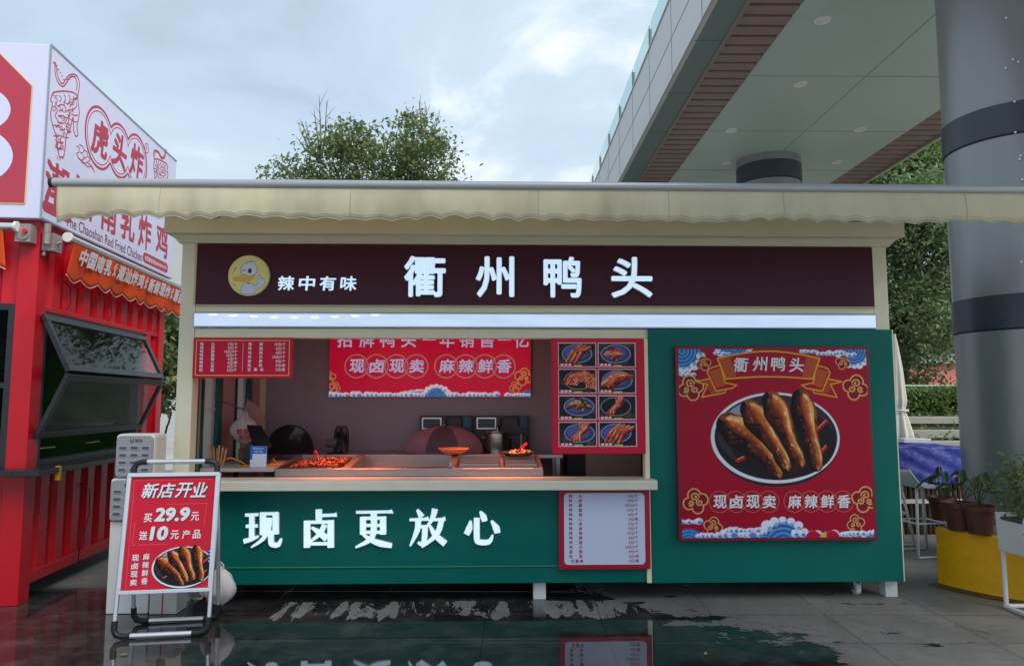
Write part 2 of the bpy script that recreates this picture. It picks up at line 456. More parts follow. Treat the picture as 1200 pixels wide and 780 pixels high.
def duck_bowl(cv, cx, cy, rx, ry, k=1.0):
    cv.disc(cx, cy - ry * 0.07, rx * 0.98, ry, (30, 34, 46))
    cv.disc(cx, cy, rx, ry, (225, 228, 240)); cv.disc(cx + rx * .01, cy + ry * .01, rx * 0.955, ry * 0.94, (34, 30, 34))
    cv.disc(cx, cy + ry * 0.1, rx * 0.9, ry * 0.84, (52, 50, 56)); cv.disc(cx + 0.12 * rx, cy - ry * 0.1, rx * 0.82, ry * 0.8, (30, 26, 30))
    cv.disc(cx - rx * .52, cy + ry * .52, rx * .3, ry * .2, (150, 156, 172), rot=0.5)
    P = lambda *q: [(cx + a * rx, cy + b * ry) for a, b in q]
    rs = rx
    for (a, b, c, d) in ((0.66, 0.18, 0.8, 0.36), (0.69, -0.34, 0.78, -0.2), (-0.6, -0.5, -0.5, -0.44), (0.02, -0.18, 0.12, -0.1)):
        cv.line(P((a, b), (c, d)), 0.05 * rx, (190, 30, 30)); cv.line(P((a, b + .03), (c, d + .03)), 0.012 * rx, (240, 140, 120))
    heads = [(P((-0.72, 0.28), (-0.45, 0.02), (-0.1, -0.48), (0.0, -0.78)), (0.19, 0.265, 0.255, 0.16, 0.115, 0.12, 0.095)),
             (P((-0.38, 0.62), (-0.22, 0.30), (0.04, -0.30), (0.14, -0.62)), (0.155, 0.215, 0.205, 0.14, 0.105, 0.115, 0.09)),
             (P((-0.04, 0.82), (0.08, 0.45), (0.25, -0.20), (0.36, -0.54)), (0.15, 0.205, 0.20, 0.135, 0.105, 0.115, 0.09)),
             (P((0.42, 0.86), (0.47, 0.45), (0.57, -0.15), (0.62, -0.60)), (0.145, 0.20, 0.195, 0.135, 0.115, 0.125, 0.10))]
    for i, (pp, rad) in enumerate(heads):
        R_ = [q * rs for q in rad]
        cv.meat(pp, [q * 1.03 for q in R_], (22, 9, 12), (98, 36, 24), (176, 84, 42), side=1.0, seed=30 + i, grain=0.16 * rx, rough=1.5, gloss=0.35)
        n_ = len(R_); ov = []
        for k in range(9):
            t = k / 8 * (len(pp) - 1); a = min(int(t), len(pp) - 2); f = t - a
            dx_, dy_ = pp[a + 1][0] - pp[a][0], pp[a + 1][1] - pp[a][1]; l_ = math.hypot(dx_, dy_); r_ = np.interp(k / 8, np.linspace(0, 1, n_), R_)
            ov.append((pp[a][0] + dx_ * f - dy_ / l_ * r_ * 0.34, pp[a][1] + dy_ * f + dx_ / l_ * r_ * 0.34))
        ro = [np.interp(k / 8, np.linspace(0, 1, n_), R_) * w_ for k, w_ in enumerate((0.5, 0.55, 0.5, 0.42, 0.42, 0.5, 0.6, 0.64, 0.5))]
        cv.meat(ov, ro, (124, 44, 22), (206, 104, 42), (250, 186, 112), side=1.0, seed=60 + i, grain=0.12 * rx, rough=0.7, gloss=0.9)
        cv.meat(pp[-2:], [R_[-2] * 0.55, R_[-1] * 0.8], (60, 22, 14), (142, 66, 32), (214, 130, 66), side=1.0, seed=80 + i, grain=0.1 * rx, rough=1.0, gloss=0.8)
        cv.line([(pp[0][0] * .4 + pp[1][0] * .6 - R_[1] * .5, pp[0][1] * .4 + pp[1][1] * .6 - R_[1] * .45), (pp[1][0] - R_[2] * .1, pp[1][1] - R_[2] * .1)], 0.03 * rx, (14, 7, 8))
        ex, ey = pp[0][0] * .55 + pp[1][0] * .45 - rad[0] * rs * .35, pp[0][1] * .55 + pp[1][1] * .45 - rad[0] * rs * .25
        cv.line([pp[2], pp[3]], 0.014 * rx, (70, 30, 18))
    for k in range(8):
        a = k * math.pi / 4
        cv.line([(cx + .3 * rx, cy - .68 * ry), (cx + .3 * rx + .09 * rx * math.cos(a), cy - .68 * ry + .09 * rx * math.sin(a))], 0.025 * rx, (66, 30, 20))

# ------------------------------------------------------------------ shared materials
CREAM = mat('cream_paint', lin(226, 220, 192), 0.45, var=0.05, vscale=3, dirt=0.08, dscale=5, bump=0.04, bscale=12)
GREEN = mat('green_paint', (0.001, 0.130, 0.108), 0.36, spec=0.22, var=0.12, vscale=1.6, bump=0.05, bscale=4, dirt=0.14, dscale=3.2)
BROWN = mat('brown_board', lin(74, 30, 46), 0.4, spec=0.25, var=0.06, vscale=2)
RED = mat('kiosk_red', lin(192, 14, 32), 0.30, var=0.12, vscale=2.5, bump=0.06, bscale=5, dirt=0.20, dscale=3.5)
LED = mat('lit_letter_face', lin(215, 228, 242), 0.4, emit=(0.55, 0.74, 1.0), emit_s=0.5)
LEDEDGE = mat('letter_return', lin(225, 228, 215), 0.4)
DARKMETAL = mat('dark_metal', (0.02, 0.02, 0.024), 0.4, var=0.1)
BLACKPL = mat('black_plastic', (0.015, 0.016, 0.018), 0.45)
STEEL = mat('stainless_steel', (0.55, 0.53, 0.52), 0.30, metal=1.0, var=0.05, vscale=3, bump=0.008, bscale=8)
ALU = mat('brushed_aluminium', (0.78, 0.79, 0.81), 0.33, metal=0.85, var=0.04, vscale=20)
WHITE = mat('white_paint', (0.72, 0.72, 0.70), 0.45, var=0.05, vscale=4, dirt=0.12, dscale=6)
WHITEPR = mat('white_print', (0.75, 0.77, 0.82), 0.4)
GOLDPR = mat('gold_print', lin(*GOLD), 0.4)
REDPR = mat('red_print', lin(200, 18, 52), 0.35, spec=0.2)
GLASS = mat('window_glass', (0.9, 0.95, 0.93), 0.02, trans=1.0, ior=1.45, spec=0.5)
PRINT = print_mat('printed_sheet', 0.3)
PRINTEMIT = print_mat('emissive_print', 0.3, 0.25)  # print that also emits some of its own colour

# ------------------------------------------------------------------ ground
def ground_material():
    m = bpy.data.materials.new('wet_paving'); m.use_nodes = True
    nt = m.node_tree; N = nt.nodes; L = nt.links; b = N['Principled BSDF']
    t = N.new('ShaderNodeTexCoord'); sep = N.new('ShaderNodeSeparateXYZ'); L.new(t.outputs['Object'], sep.inputs['Vector'])
    def math_(op, a, b_=None, c=None):
        n = N.new('ShaderNodeMath'); n.operation = op
        for i, q in enumerate((a, b_, c)):
            if q is None: continue
            if isinstance(q, (int, float)): n.inputs[i].default_value = q
            else: L.new(q, n.inputs[i])
        return n.outputs[0]
    def noise(scale, sx=1, sy=1, detail=5, rough=0.55, dist=0.0):
        mp = N.new('ShaderNodeMapping'); mp.inputs['Scale'].default_value = (sx, sy, 1); L.new(t.outputs['Object'], mp.inputs['Vector'])
        n = N.new('ShaderNodeTexNoise'); n.inputs['Scale'].default_value = scale; n.inputs['Detail'].default_value = detail
        n.inputs['Roughness'].default_value = rough; n.inputs['Distortion'].default_value = dist
        L.new(mp.outputs['Vector'], n.inputs['Vector']); return n.outputs['Fac']
    def ss(v, a, b_):
        n = N.new('ShaderNodeMapRange'); n.interpolation_type = 'SMOOTHSTEP'
        n.inputs['From Min'].default_value = a; n.inputs['From Max'].default_value = b_; L.new(v, n.inputs['Value']); return n.outputs['Result']
    X, Y = sep.outputs['X'], sep.outputs['Y']
    # paving joints
    br = N.new('ShaderNodeTexBrick'); br.offset = 0.0; br.inputs['Scale'].default_value = 1.0
    br.inputs['Brick Width'].default_value = 0.8; br.inputs['Row Height'].default_value = 0.6; br.inputs['Mortar Size'].default_value = 0.004
    br.inputs['Mortar Smooth'].default_value = 0.1
    mpb = N.new('ShaderNodeMapping'); mpb.inputs['Location'].default_value = (0.23, 0.08, 0); mpb.inputs['Rotation'].default_value = (0, 0, R(2))
    L.new(t.outputs['Object'], mpb.inputs['Vector']); L.new(mpb.outputs['Vector'], br.inputs['Vector'])
    br.inputs['Color1'].default_value = (0.9, 0.9, 0.9, 1); br.inputs['Color2'].default_value = (1.08, 1.08, 1.08, 1); br.inputs['Mortar'].default_value = (0.35, 0.35, 0.35, 1)
    joint = br.outputs['Fac']
    # wet / dry mask: a ragged shore, drips left dry beside the stall
    nb = noise(1.3, 1.0, 1.0, 7, 0.62, 0.5)
    xb = math_('MULTIPLY_ADD', Y, -0.75, 5.35)                  # shore position for a given depth
    shore = math_('ADD', math_('SUBTRACT', xb, X), math_('ADD', math_('MULTIPLY', math_('SUBTRACT', nb, 0.5), 2.0), math_('MULTIPLY', math_('SUBTRACT', noise(5, 0.6, 1.6, 6, 0.7), 0.5), 1.1)))
    wet_a = math_('ADD', math_('MULTIPLY', ss(shore, -0.02, 0.02), 0.86), math_('MULTIPLY', ss(shore, -0.30, 0.0), 0.14))
    drip = math_('ADD', math_('MULTIPLY', noise(1.0, 4.2, 0.9, 6, 0.68, 0.6), 0.8), math_('MULTIPLY', noise(1.0, 11.0, 3.0, 5, 0.7, 0.4), 0.2))
    band = math_('MULTIPLY', ss(Y, 4.75, 5.35), math_('SUBTRACT', 1.0, ss(Y, 5.62, 5.78)))
    band = math_('MULTIPLY', band, math_('MULTIPLY', ss(X, -2.3, -1.4), 1.0))
    thr = math_('MULTIPLY_ADD', band, -0.508, 1.0)
    dry_patch = ss(math_('SUBTRACT', drip, thr), 0.0, 0.015)
    left_dry = math_('MULTIPLY', ss(Y, 6.0, 6.25), ss(math_('MULTIPLY', X, -1.0), 2.4, 2.6))
    spots = ss(noise(3.0, 0.8, 1.9, 5, 0.6), 0.625, 0.645)               # stray wet spots on the dry side
    wet = math_('MULTIPLY', wet_a, math_('SUBTRACT', 1.0, dry_patch))
    wet = math_('MULTIPLY', wet, math_('SUBTRACT', 1.0, left_dry))
    wet = math_('MULTIPLY', wet, math_('MULTIPLY', ss(Y, 1.6, 2.2), math_('SUBTRACT', 1.0, ss(Y, 7.2, 7.8))))
    near = math_('MULTIPLY', ss(X, 0.5, 0.9), math_('SUBTRACT', 1.0, ss(X, 2.9, 3.4)))
    wet = math_('MAXIMUM', wet, math_('MULTIPLY', spots, near))
    # colours
    g = noise(9, 1, 1, 8, 0.78); g2 = noise(1.1, 1, 1, 6, 0.65); g3 = noise(160, 1, 1, 3, 0.6)
    rampd = N.new('ShaderNodeValToRGB'); rampd.color_ramp.elements[0].position = 0.34; rampd.color_ramp.elements[0].color = (0.10, 0.098, 0.095, 1)
    rampd.color_ramp.elements[1].position = 0.66; rampd.color_ramp.elements[1].color = (0.29, 0.282, 0.265, 1)
    L.new(math_('ADD', math_('MULTIPLY', g, 0.35), math_('ADD', math_('MULTIPLY', g2, 0.45), math_('MULTIPLY', g3, 0.2))), rampd.inputs['Fac'])
    far = math_('MAXIMUM', math_('SUBTRACT', 1.0, ss(Y, 1.0, 1.4)), math_('MAXIMUM', ss(Y, 16.0, 16.5), math_('SUBTRACT', 1.0, ss(X, -12.4, -12.0))))  # surrounding paving made paler to bounce added light up onto the soffit
    pale = N.new('ShaderNodeMixRGB'); pale.inputs['Color2'].default_value = (0.36, 0.35, 0.33, 1); L.new(far, pale.inputs['Fac']); L.new(rampd.outputs['Color'], pale.inputs['Color1'])
    mulj = N.new('ShaderNodeMixRGB'); mulj.blend_type = 'MULTIPLY'; mulj.inputs['Fac'].default_value = 1
    L.new(pale.outputs['Color'], mulj.inputs['Color1']); L.new(br.outputs['Color'], mulj.inputs['Color2'])
    wetc = N.new('ShaderNodeMixRGB'); wetc.blend_type = 'MULTIPLY'; wetc.inputs['Fac'].default_value = 1; wetc.inputs['Color2'].default_value = (0.14, 0.14, 0.15, 1)
    L.new(mulj.outputs['Color'], wetc.inputs['Color1'])
    film = noise(3.3, 1.0, 1.0, 8, 0.7)                          # thin and thick parts of the water film
    filmc = N.new('ShaderNodeMixRGB'); filmc.inputs['Color1'].default_value = (0.10, 0.10, 0.11, 1); filmc.inputs['Color2'].default_value = (0.34, 0.33, 0.33, 1)
    L.new(ss(film, 0.40, 0.72), filmc.inputs['Fac']); L.new(filmc.outputs['Color'], wetc.inputs['Color2'])
    mx = N.new('ShaderNodeMixRGB'); L.new(wet, mx.inputs['Fac']); L.new(mulj.outputs['Color'], mx.inputs['Color1']); L.new(wetc.outputs['Color'], mx.inputs['Color2'])
    L.new(mx.outputs['Color'], b.inputs['Base Color'])
    rwet = math_('MULTIPLY_ADD', ss(noise(2.2, 1, 1, 5), 0.45, 0.75), 0.07, 0.012)
    rdry = math_('MULTIPLY_ADD', g, 0.2, 0.42)
    mr_ = N.new('ShaderNodeMix'); mr_.data_type = 'FLOAT'; L.new(wet, mr_.inputs['Factor']); L.new(rdry, mr_.inputs['A']); L.new(rwet, mr_.inputs['B'])
    L.new(mr_.outputs['Result'], b.inputs['Roughness'])
    L.new(math_('MULTIPLY_ADD', wet, 0.25, 1.40), b.inputs['IOR'])
    h = math_('ADD', math_('MULTIPLY', math_('SUBTRACT', 1.0, wet), math_('MULTIPLY', g3, 0.5)), math_('MULTIPLY', noise(6, 1, 1, 4), 0.028))
    h = math_('SUBTRACT', h, math_('MULTIPLY', joint, 0.3))
    bp = N.new('ShaderNodeBump'); bp.inputs['Strength'].default_value = 0.35; bp.inputs['Distance'].default_value = 0.006
    L.new(h, bp.inputs['Height']); L.new(bp.outputs['Normal'], b.inputs['Normal'])
    return m
g = MB()
g.add([(x, y_, z) for y_, z in ((-60, -0.033), (0, -0.033), (5.6, 0.0), (320, 0.0)) for x in (-160, 160)], [(0, 1, 3, 2), (2, 3, 5, 4), (4, 5, 7, 6)])   # falls gently away from the stalls
struct(obj('pavement', g, ground_material()))

# ------------------------------------------------------------------ the stall
FY = 5.62                       # facade plane
XL, XR = -2.42, 3.13
stall = thing('food_stall', 'green and cream takeaway stall with brown name board, white counter ledge and long cream awning', 'food stall', (0.355, 6.6, 0))
def sp(name, mb, m, **k): return obj(name, mb, m, stall, **k)

sp('floor', MB().box(XL, XR, 5.66, 7.6, 0.135, 0.165), mat('floor_plate', (0.05, 0.05, 0.052), 0.5, var=0.2))
for x, y in ((0.31, 5.68), (3.03, 5.68), (-2.38, 5.68), (-2.38, 7.48), (0.31, 7.48), (3.03, 7.48)):
    sp('foot', MB().box(x, x + 0.095, y, y + 0.1, 0, 0.134), WHITE, bevel=0.004)
cw = MB().lathe([(0.012, -0.018), (0.045, -0.018), (0.048, 0), (0.045, 0.018), (0.012, 0.018)], (2.84, 5.76, 0.048), 20, axis='x')
ct = sp('caster', MB().box(2.79, 2.89, 5.72, 5.80, 0.118, 0.134).box(2.812, 2.818, 5.735, 5.785, 0.04, 0.118).box(2.862, 2.868, 5.735, 5.785, 0.04, 0.118), STEEL)
obj('wheel', cw, WHITE, ct, smooth=True, autosm=40)
for x0, x1 in ((XL, -2.30), (3.012, XR)):
    sp('corner_post', MB().box(x0, x1, FY, FY + 0.12, 0.135, 2.73), CREAM, bevel=0.006)
sp('middle_post', MB().box(1.166, 1.203, FY - 0.02, FY + 0.08, 0.135, 1.985), CREAM, bevel=0.004)
for y in (7.48,):
    for x0 in (XL, 3.03): sp('rear_post', MB().box(x0, x0 + 0.1, y, y + 0.1, 0.165, 2.73), CREAM)
sp('lower_beam', MB().box(-2.298, 3.01, FY + 0.002, FY + 0.10, 1.987, 2.062), CREAM, bevel=0.005)
sp('middle_beam', MB().box(-2.298, 3.01, FY + 0.002, FY + 0.10, 2.184, 2.238), CREAM, bevel=0.005)
# cornice with a coved underside, running round front and sides
prof = [(0.0, 2.722), (-0.02, 2.724), (-0.035, 2.745), (-0.06, 2.775), (-0.10, 2.785), (-0.10, 2.955), (0.02, 2.955), (0.02, 2.722)]
cor = MB()
k = len(prof); V = []
path = [(XL, 7.6, -1, 0), (XL, FY, -1, -1), (XR, FY, 1, -1), (XR, 7.6, 1, 0)]
for (x, y, nx, ny) in path:
    for d, z in prof: V.append((x - nx * d, y - ny * d, z))
F = [(a * k + i, a * k + (i + 1) % k, (a + 1) * k + (i + 1) % k, (a + 1) * k + i) for a in range(3) for i in range(k)]
F += [tuple(range(k)), tuple(3 * k + i for i in range(k))[::-1]]
cor.add(V, F)
sp('cornice', cor, CREAM)
sp('roof', MB().box(XL + 0.03, XR - 0.03, FY + 0.025, 7.58, 2.84, 2.90), mat('roof_sheet', (0.5, 0.5, 0.48), 0.5, var=0.1))
sp('ceiling', MB().box(XL + 0.11, XR - 0.11, FY + 0.11, 7.48, 2.66, 2.70), mat('stall_ceiling', (0.42, 0.40, 0.40), 0.6))
INNER = mat('inner_wall', lin(160, 154, 166), 0.55, var=0.05, vscale=1.5, dirt=0.12, dscale=2.5)
bw = MB().box(XL + 0.03, XR - 0.03, 7.50, 7.55, 0.165, 2.80)
sp('back_wall', bw, INNER)
sp('right_wall', MB().box(3.09, XR - 0.004, FY + 0.125, 7.478, 0.165, 2.72), mat('side_wall_paint', lin(60, 110, 96), 0.5, var=0.08))
# left wall: dusty pink boards, green window frames, frosted panes
lw = sp('left_wall', MB().box(XL + 0.005, XL + 0.045, 5.82, 5.99, 0.165, 2.66).box(XL + 0.005, XL + 0.045, 6.43, 6.76, 0.165, 2.66)
        .box(XL + 0.005, XL + 0.045, 7.2, 7.478, 0.165, 2.66).box(XL + 0.005, XL + 0.045, 5.99, 6.43, 0.165, 0.9).box(XL + 0.005, XL + 0.045, 6.76, 7.2, 0.165, 0.9),
        mat('pink_board', lin(184, 150, 148), 0.6, var=0.1, vscale=3))
GFR = mat('green_window_frame', (0.006, 0.10, 0.075), 0.4, var=0.1)
obj('green_jamb', MB().box(XL + 0.004, XL + 0.10, 5.745, 5.815, 0.165, 2.66), GFR, lw)
for y0, y1 in ((5.995, 6.425), (6.765, 7.195)):
    fr = MB()
    for a, b_, z0, z1 in ((y0, y0 + 0.03, 0.9, 2.6), (y1 - 0.10, y1, 0.9, 2.6), (y0 + 0.03, y1 - 0.10, 0.9, 0.94), (y0 + 0.03, y1 - 0.10, 2.56, 2.6)):
        fr.box(XL + 0.002, XL + 0.06, a, b_, z0, z1)
    w_ = obj('window', fr, GFR, lw)
    obj('frosted_pane', MB().box(XL + 0.02, XL + 0.03, y0 + 0.031, y1 - 0.101, 0.941, 2.559).box(XL + 0.031, XL + 0.04, y0 + 0.031, y1 - 0.101, 1.42, 1.44),
        mat('frosted_pane', (0.72, 0.76, 0.76), 0.6, trans=0.55, ior=1.1), lw)

# brown name board with raised lettering and round emblem
nb = sp('name_board', MB().box(-2.296, 3.008, FY - 0.012, FY + 0.06, 2.242, 2.714), BROWN)
obj('edge_strip', MB().box(-2.312, -2.298, FY - 0.018, FY - 0.001, 2.242, 2.714).box(3.0095, 3.0115, FY - 0.014, FY - 0.001, 2.242, 2.714)
    .box(-2.296, 3.008, FY - 0.02, FY - 0.003, 2.232, 2.2415), mat('tan_strip', lin(196, 178, 140), 0.5), nb)
for ch, x0, x1 in (('衢', -0.690, -0.372), ('州', -0.135, 0.160), ('鸭', 0.392, 0.685), ('头', 0.922, 1.240)):
    L_ = MB()
    bx = (x0, 2.305, x1, 2.622)
    L_.text(ch, 0, 0, 0.3, FY - 0.0125, box=(bx[0] - .004, bx[1] - .004, bx[2] + .004, bx[3] + .004), bold=0.030, ext=0.05, m=1)
    L_.text(ch, 0, 0, 0.3, FY - 0.0435, box=bx, bold=0.018, ext=0.005, m=0)
    obj('raised_letter', L_, [LED, LEDEDGE], nb)
for i, ch in enumerate('辣中有味'):
    x0 = -1.668 + i * 0.160
    bx = (x0, 2.352, x0 + 0.124, 2.465)
    L_ = MB().text(ch, 0, 0, 0.12, FY - 0.0125, box=bx, bold=0.026, ext=0.06, m=1, shear=0.06)
    L_.text(ch, 0, 0, 0.12, FY - 0.028, box=bx, bold=0.018, ext=0.008, m=0, shear=0.06)
    obj('raised_letter', L_, [LED, LEDEDGE], nb)
# emblem: a plain duck on a pale yellow disc
ec = at(292, 323, FY - 0.03); er = 0.154
eb = obj('emblem', MB().lathe([(0.0, -0.03), (er, -0.03), (er + 0.004, -0.026), (er + 0.004, -0.0005), (0.0, -0.0005)], (ec.x, FY - 0.0125, ec.z), 48, axis='y'), mat('emblem_edge', lin(226, 220, 170), 0.4), nb)
cv = Canvas(2 * er, 2 * er, 110, (236, 228, 150)); q = er / 95
def ep(x, y): return (er + (x - 371) * q, er - (y - 210) * q)
OUT = (120, 140, 190)
body = [ep(335, 296), ep(340, 268), ep(352, 246), ep(385, 246), ep(402, 264), ep(416, 250), ep(414, 214), ep(424, 206), ep(428, 226), ep(444, 224), ep(448, 246), ep(434, 264), ep(412, 276), ep(396, 300)]
cv.poly(body, (214, 224, 246)); cv.line(body + body[:1], 0.004, OUT)
cv.disc(*ep(372, 184), 40 * q, 40 * q, OUT); cv.disc(*ep(372, 184), 37 * q, 37 * q, (224, 231, 248))
cv.poly([ep(378, 150), ep(392, 138), ep(404, 148), ep(392, 158)], (214, 224, 246)); cv.line([ep(360, 152), ep(378, 140), ep(400, 146)], 0.004, OUT)
bill = [ep(298, 222), ep(330, 216), ep(352, 204), ep(380, 214), ep(398, 204), ep(394, 224), ep(372, 238), ep(336, 238), ep(306, 236)]
cv.poly(bill, (240, 200, 90)); cv.line(bill + bill[:1], 0.004, (190, 140, 60)); cv.line([ep(304, 228), ep(345, 226), ep(390, 216)], 0.004, (190, 140, 60))
cv.disc(*ep(376, 188), 9 * q, 12 * q, (40, 50, 90)); cv.line([ep(340, 190), ep(350, 182), ep(358, 188)], 0.005, (40, 50, 90))
cv.poly([ep(362, 244), ep(380, 244), ep(371, 254)], (205, 60, 70))
for a, b_ in (((306, 175), (300, 196)), ((312, 170), (308, 182)), ((300, 250), (312, 262))): cv.line([ep(*a), ep(*b_)], 0.006, (226, 110, 120))
cv.sheet('duck_picture', FY - 0.0435, ec.x - er, ec.z - er, PRINT, nb, keep=lambda x, y: np.hypot(x - er, y - er) < er * 0.985)

# light box under the board: frosted front, LED modules glowing behind it near the left
lbx = sp('light_box', MB().box(-2.306, 3.016, FY - 0.03, FY + 0.002, 2.066, 2.180), mat('light_box_frame', lin(190, 198, 214), 0.4), bevel=0.003)
lm = bpy.data.materials.new('light_box_diffuser'); lm.use_nodes = True
nt = lm.node_tree; b = nt.nodes['Principled BSDF']; b.inputs['Base Color'].default_value = (0.6, 0.68, 0.8, 1); b.inputs['Roughness'].default_value = 0.35
t_ = nt.nodes.new('ShaderNodeTexCoord'); mpn = nt.nodes.new('ShaderNodeMapping'); mpn.inputs['Scale'].default_value = (0.8, 1, 4)
nn = nt.nodes.new('ShaderNodeTexNoise'); nn.inputs['Scale'].default_value = 3; nn.inputs['Detail'].default_value = 3
rp = nt.nodes.new('ShaderNodeMapRange'); rp.inputs['To Min'].default_value = 0.28; rp.inputs['To Max'].default_value = 0.52
nt.links.new(t_.outputs['Object'], mpn.inputs['Vector']); nt.links.new(mpn.outputs['Vector'], nn.inputs['Vector']); nt.links.new(nn.outputs['Fac'], rp.inputs['Value'])
nt.links.new(rp.outputs['Result'], b.inputs['Emission Strength']); b.inputs['Emission Color'].default_value = (0.58, 0.74, 1.0, 1)
obj('diffuser', MB().box(-2.292, 3.002, FY - 0.034, FY - 0.0305, 2.076, 2.170), lm, lbx)
lds = MB()
for i in range(9):
    x = -2.15 + i * 0.155; z = 2.166 - 0.020 * math.sin(math.pi * i / 8)
    lds.prism([(x - 0.035, z), (x - 0.02, z - 0.008), (x, z - 0.011), (x + 0.02, z - 0.008), (x + 0.035, z), (x, z + 0.002)], FY - 0.0355, FY - 0.0342)
obj('led_module', lds, mat('led_hot_spot', (0.8, 0.85, 0.9), 0.4, emit=(0.85, 0.93, 1), emit_s=0.75), lbx)

# lower front panel and slogan
fp = sp('front_panel', MB().box(-2.30, 1.164, FY - 0.006, FY + 0.05, 0.27, 0.838), GREEN)
obj('kick_strip', MB().box(-2.30, 1.164, FY - 0.002, FY + 0.05, 0.137, 0.258), GREEN, fp, bevel=0.003)
obj('ledge_trim', MB().box(-2.30, 1.164, FY - 0.012, FY + 0.05, 0.259, 0.269), mat('green_trim', (0.02, 0.24, 0.13), 0.3), fp)
def sl(x, y): p = at(270 + x * 0.275, 580 + y * 0.275, FY - 0.02); return (p.x, p.z)
u = 0.275 / 850 * 5.6
SONG = {
 'xian': [([(64, 84), (118, 82)], 10), ([(92, 84), (91, 185)], [19, 19]), ([(67, 132), (116, 130)], 10), ([(58, 196), (92, 187), (120, 174)], [17, 13, 6]),
          ([(139, 72), (139, 168)], 22), ([(128, 79), (202, 77)], 10), ([(194, 74), (194, 165)], 23), ([(166, 96), (162, 140), (140, 185), (90, 221)], [22, 20, 14, 4]),
          ([(174, 150), (174, 196), (180, 209), (205, 210), (217, 184)], [20, 20, 18, 17, 5])],
 'lu': [([(377, 60), (377, 112)], [24, 22]), ([(385, 86), (438, 84), (452, 82)], [10, 10, 16]), ([(327, 108), (327, 222)], 24), ([(316, 115), (436, 113)], 10), ([(428, 106), (428, 222)], 24),
        ([(328, 206), (430, 206)], 10), ([(402, 126), (380, 165), (336, 200)], [20, 16, 5]), ([(346, 136), (375, 156), (412, 184)], [5, 18, 26])],
 'geng': [([(536, 72), (670, 70), (690, 68)], [9, 9, 17]), ([(565, 92), (565, 166)], 22), ([(556, 98), (660, 97)], 10), ([(651, 90), (651, 166)], 23), ([(566, 128), (650, 128)], 9), ([(566, 157), (650, 157)], 9),
          ([(611, 72), (611, 150), (594, 190), (534, 221)], [23, 22, 18, 5]), ([(562, 164), (600, 190), (640, 205), (688, 214)], [5, 16, 22, 16])],
 'fang': [([(796, 60), (816, 92)], [8, 24]), ([(764, 104), (826, 102), (844, 98)], [9, 9, 16]), ([(800, 104), (796, 150), (766, 216)], [22, 20, 4]), ([(798, 134), (836, 133)], 10),
          ([(830, 130), (826, 192), (814, 207), (798, 200)], [21, 20, 15, 4]), ([(872, 58), (862, 95), (838, 134)], [24, 18, 5]), ([(856, 104), (900, 102), (916, 98)], [9, 9, 15]),
          ([(900, 104), (880, 165), (816, 221)], [21, 20, 4]), ([(850, 128), (872, 168), (916, 206)], [6, 20, 24])],
 'xin': [([(1024, 108), (1018, 140), (1006, 166)], [6, 24, 22]), ([(1050, 96), (1050, 178), (1058, 198), (1102, 198), (1118, 168)], [22, 22, 20, 18, 4]), ([(1064, 68), (1078, 90), (1084, 110)], [6, 24, 20]),
         ([(1112, 108), (1132, 138), (1138, 160)], [6, 26, 22])]}
for ch, strokes in SONG.items():
    L_ = MB()
    for i, (pts, w) in enumerate(strokes):
        ws = [w] * len(pts) if not isinstance(w, list) else w
        if len(ws) < len(pts): ws = ws + [ws[-1]] * (len(pts) - len(ws))
        # round the ends and smooth the bends a little
        P = [sl(*p) for p in pts]
        if len(P) > 2:
            Q, W_ = [], []
            for j in range(len(P) - 1):
                for t in (0, 0.34, 0.67):
                    p0 = P[max(j - 1, 0)]; p1 = P[j]; p2 = P[j + 1]; p3 = P[min(j + 2, len(P) - 1)]
                    f = lambda a, b_, c, d: 0.5 * (2 * b_ + (c - a) * t + (2 * a - 5 * b_ + 4 * c - d) * t * t + (3 * b_ - a - 3 * c + d) * t ** 3)
                    Q.append((f(p0[0], p1[0], p2[0], p3[0]), f(p0[1], p1[1], p2[1], p3[1]))); W_.append(ws[j] * (1 - t) + ws[j + 1] * t)
            Q.append(P[-1]); W_.append(ws[-1]); P, ws = Q, W_
        L_.ribbon(P, [(a + 5) * u for a in ws], FY - 0.0065, 0.016 + i * 0.0004, m=1)
        L_.ribbon(P, [a * u for a in ws], FY - 0.0065, 0.024 + i * 0.0004, m=0)
    obj('raised_letter', L_, [LED, LEDEDGE], fp)

# counter ledge and right-hand display panel
sp('counter', MB().box(-2.40, 1.228, FY - 0.16, FY + 0.14, 0.842, 0.914), mat('counter_top', lin(216, 212, 196), 0.32, var=0.05, dirt=0.1, dscale=5), bevel=0.006)
sp('display_panel', MB().box(1.206, XR + 0.002, FY - 0.022, FY - 0.001, 0.136, 2.061), GREEN, bevel=0.002)
sp('panel_cap', MB().box(3.1325, 3.142, FY - 0.018, FY + 0.06, 0.136, 2.06), CREAM)

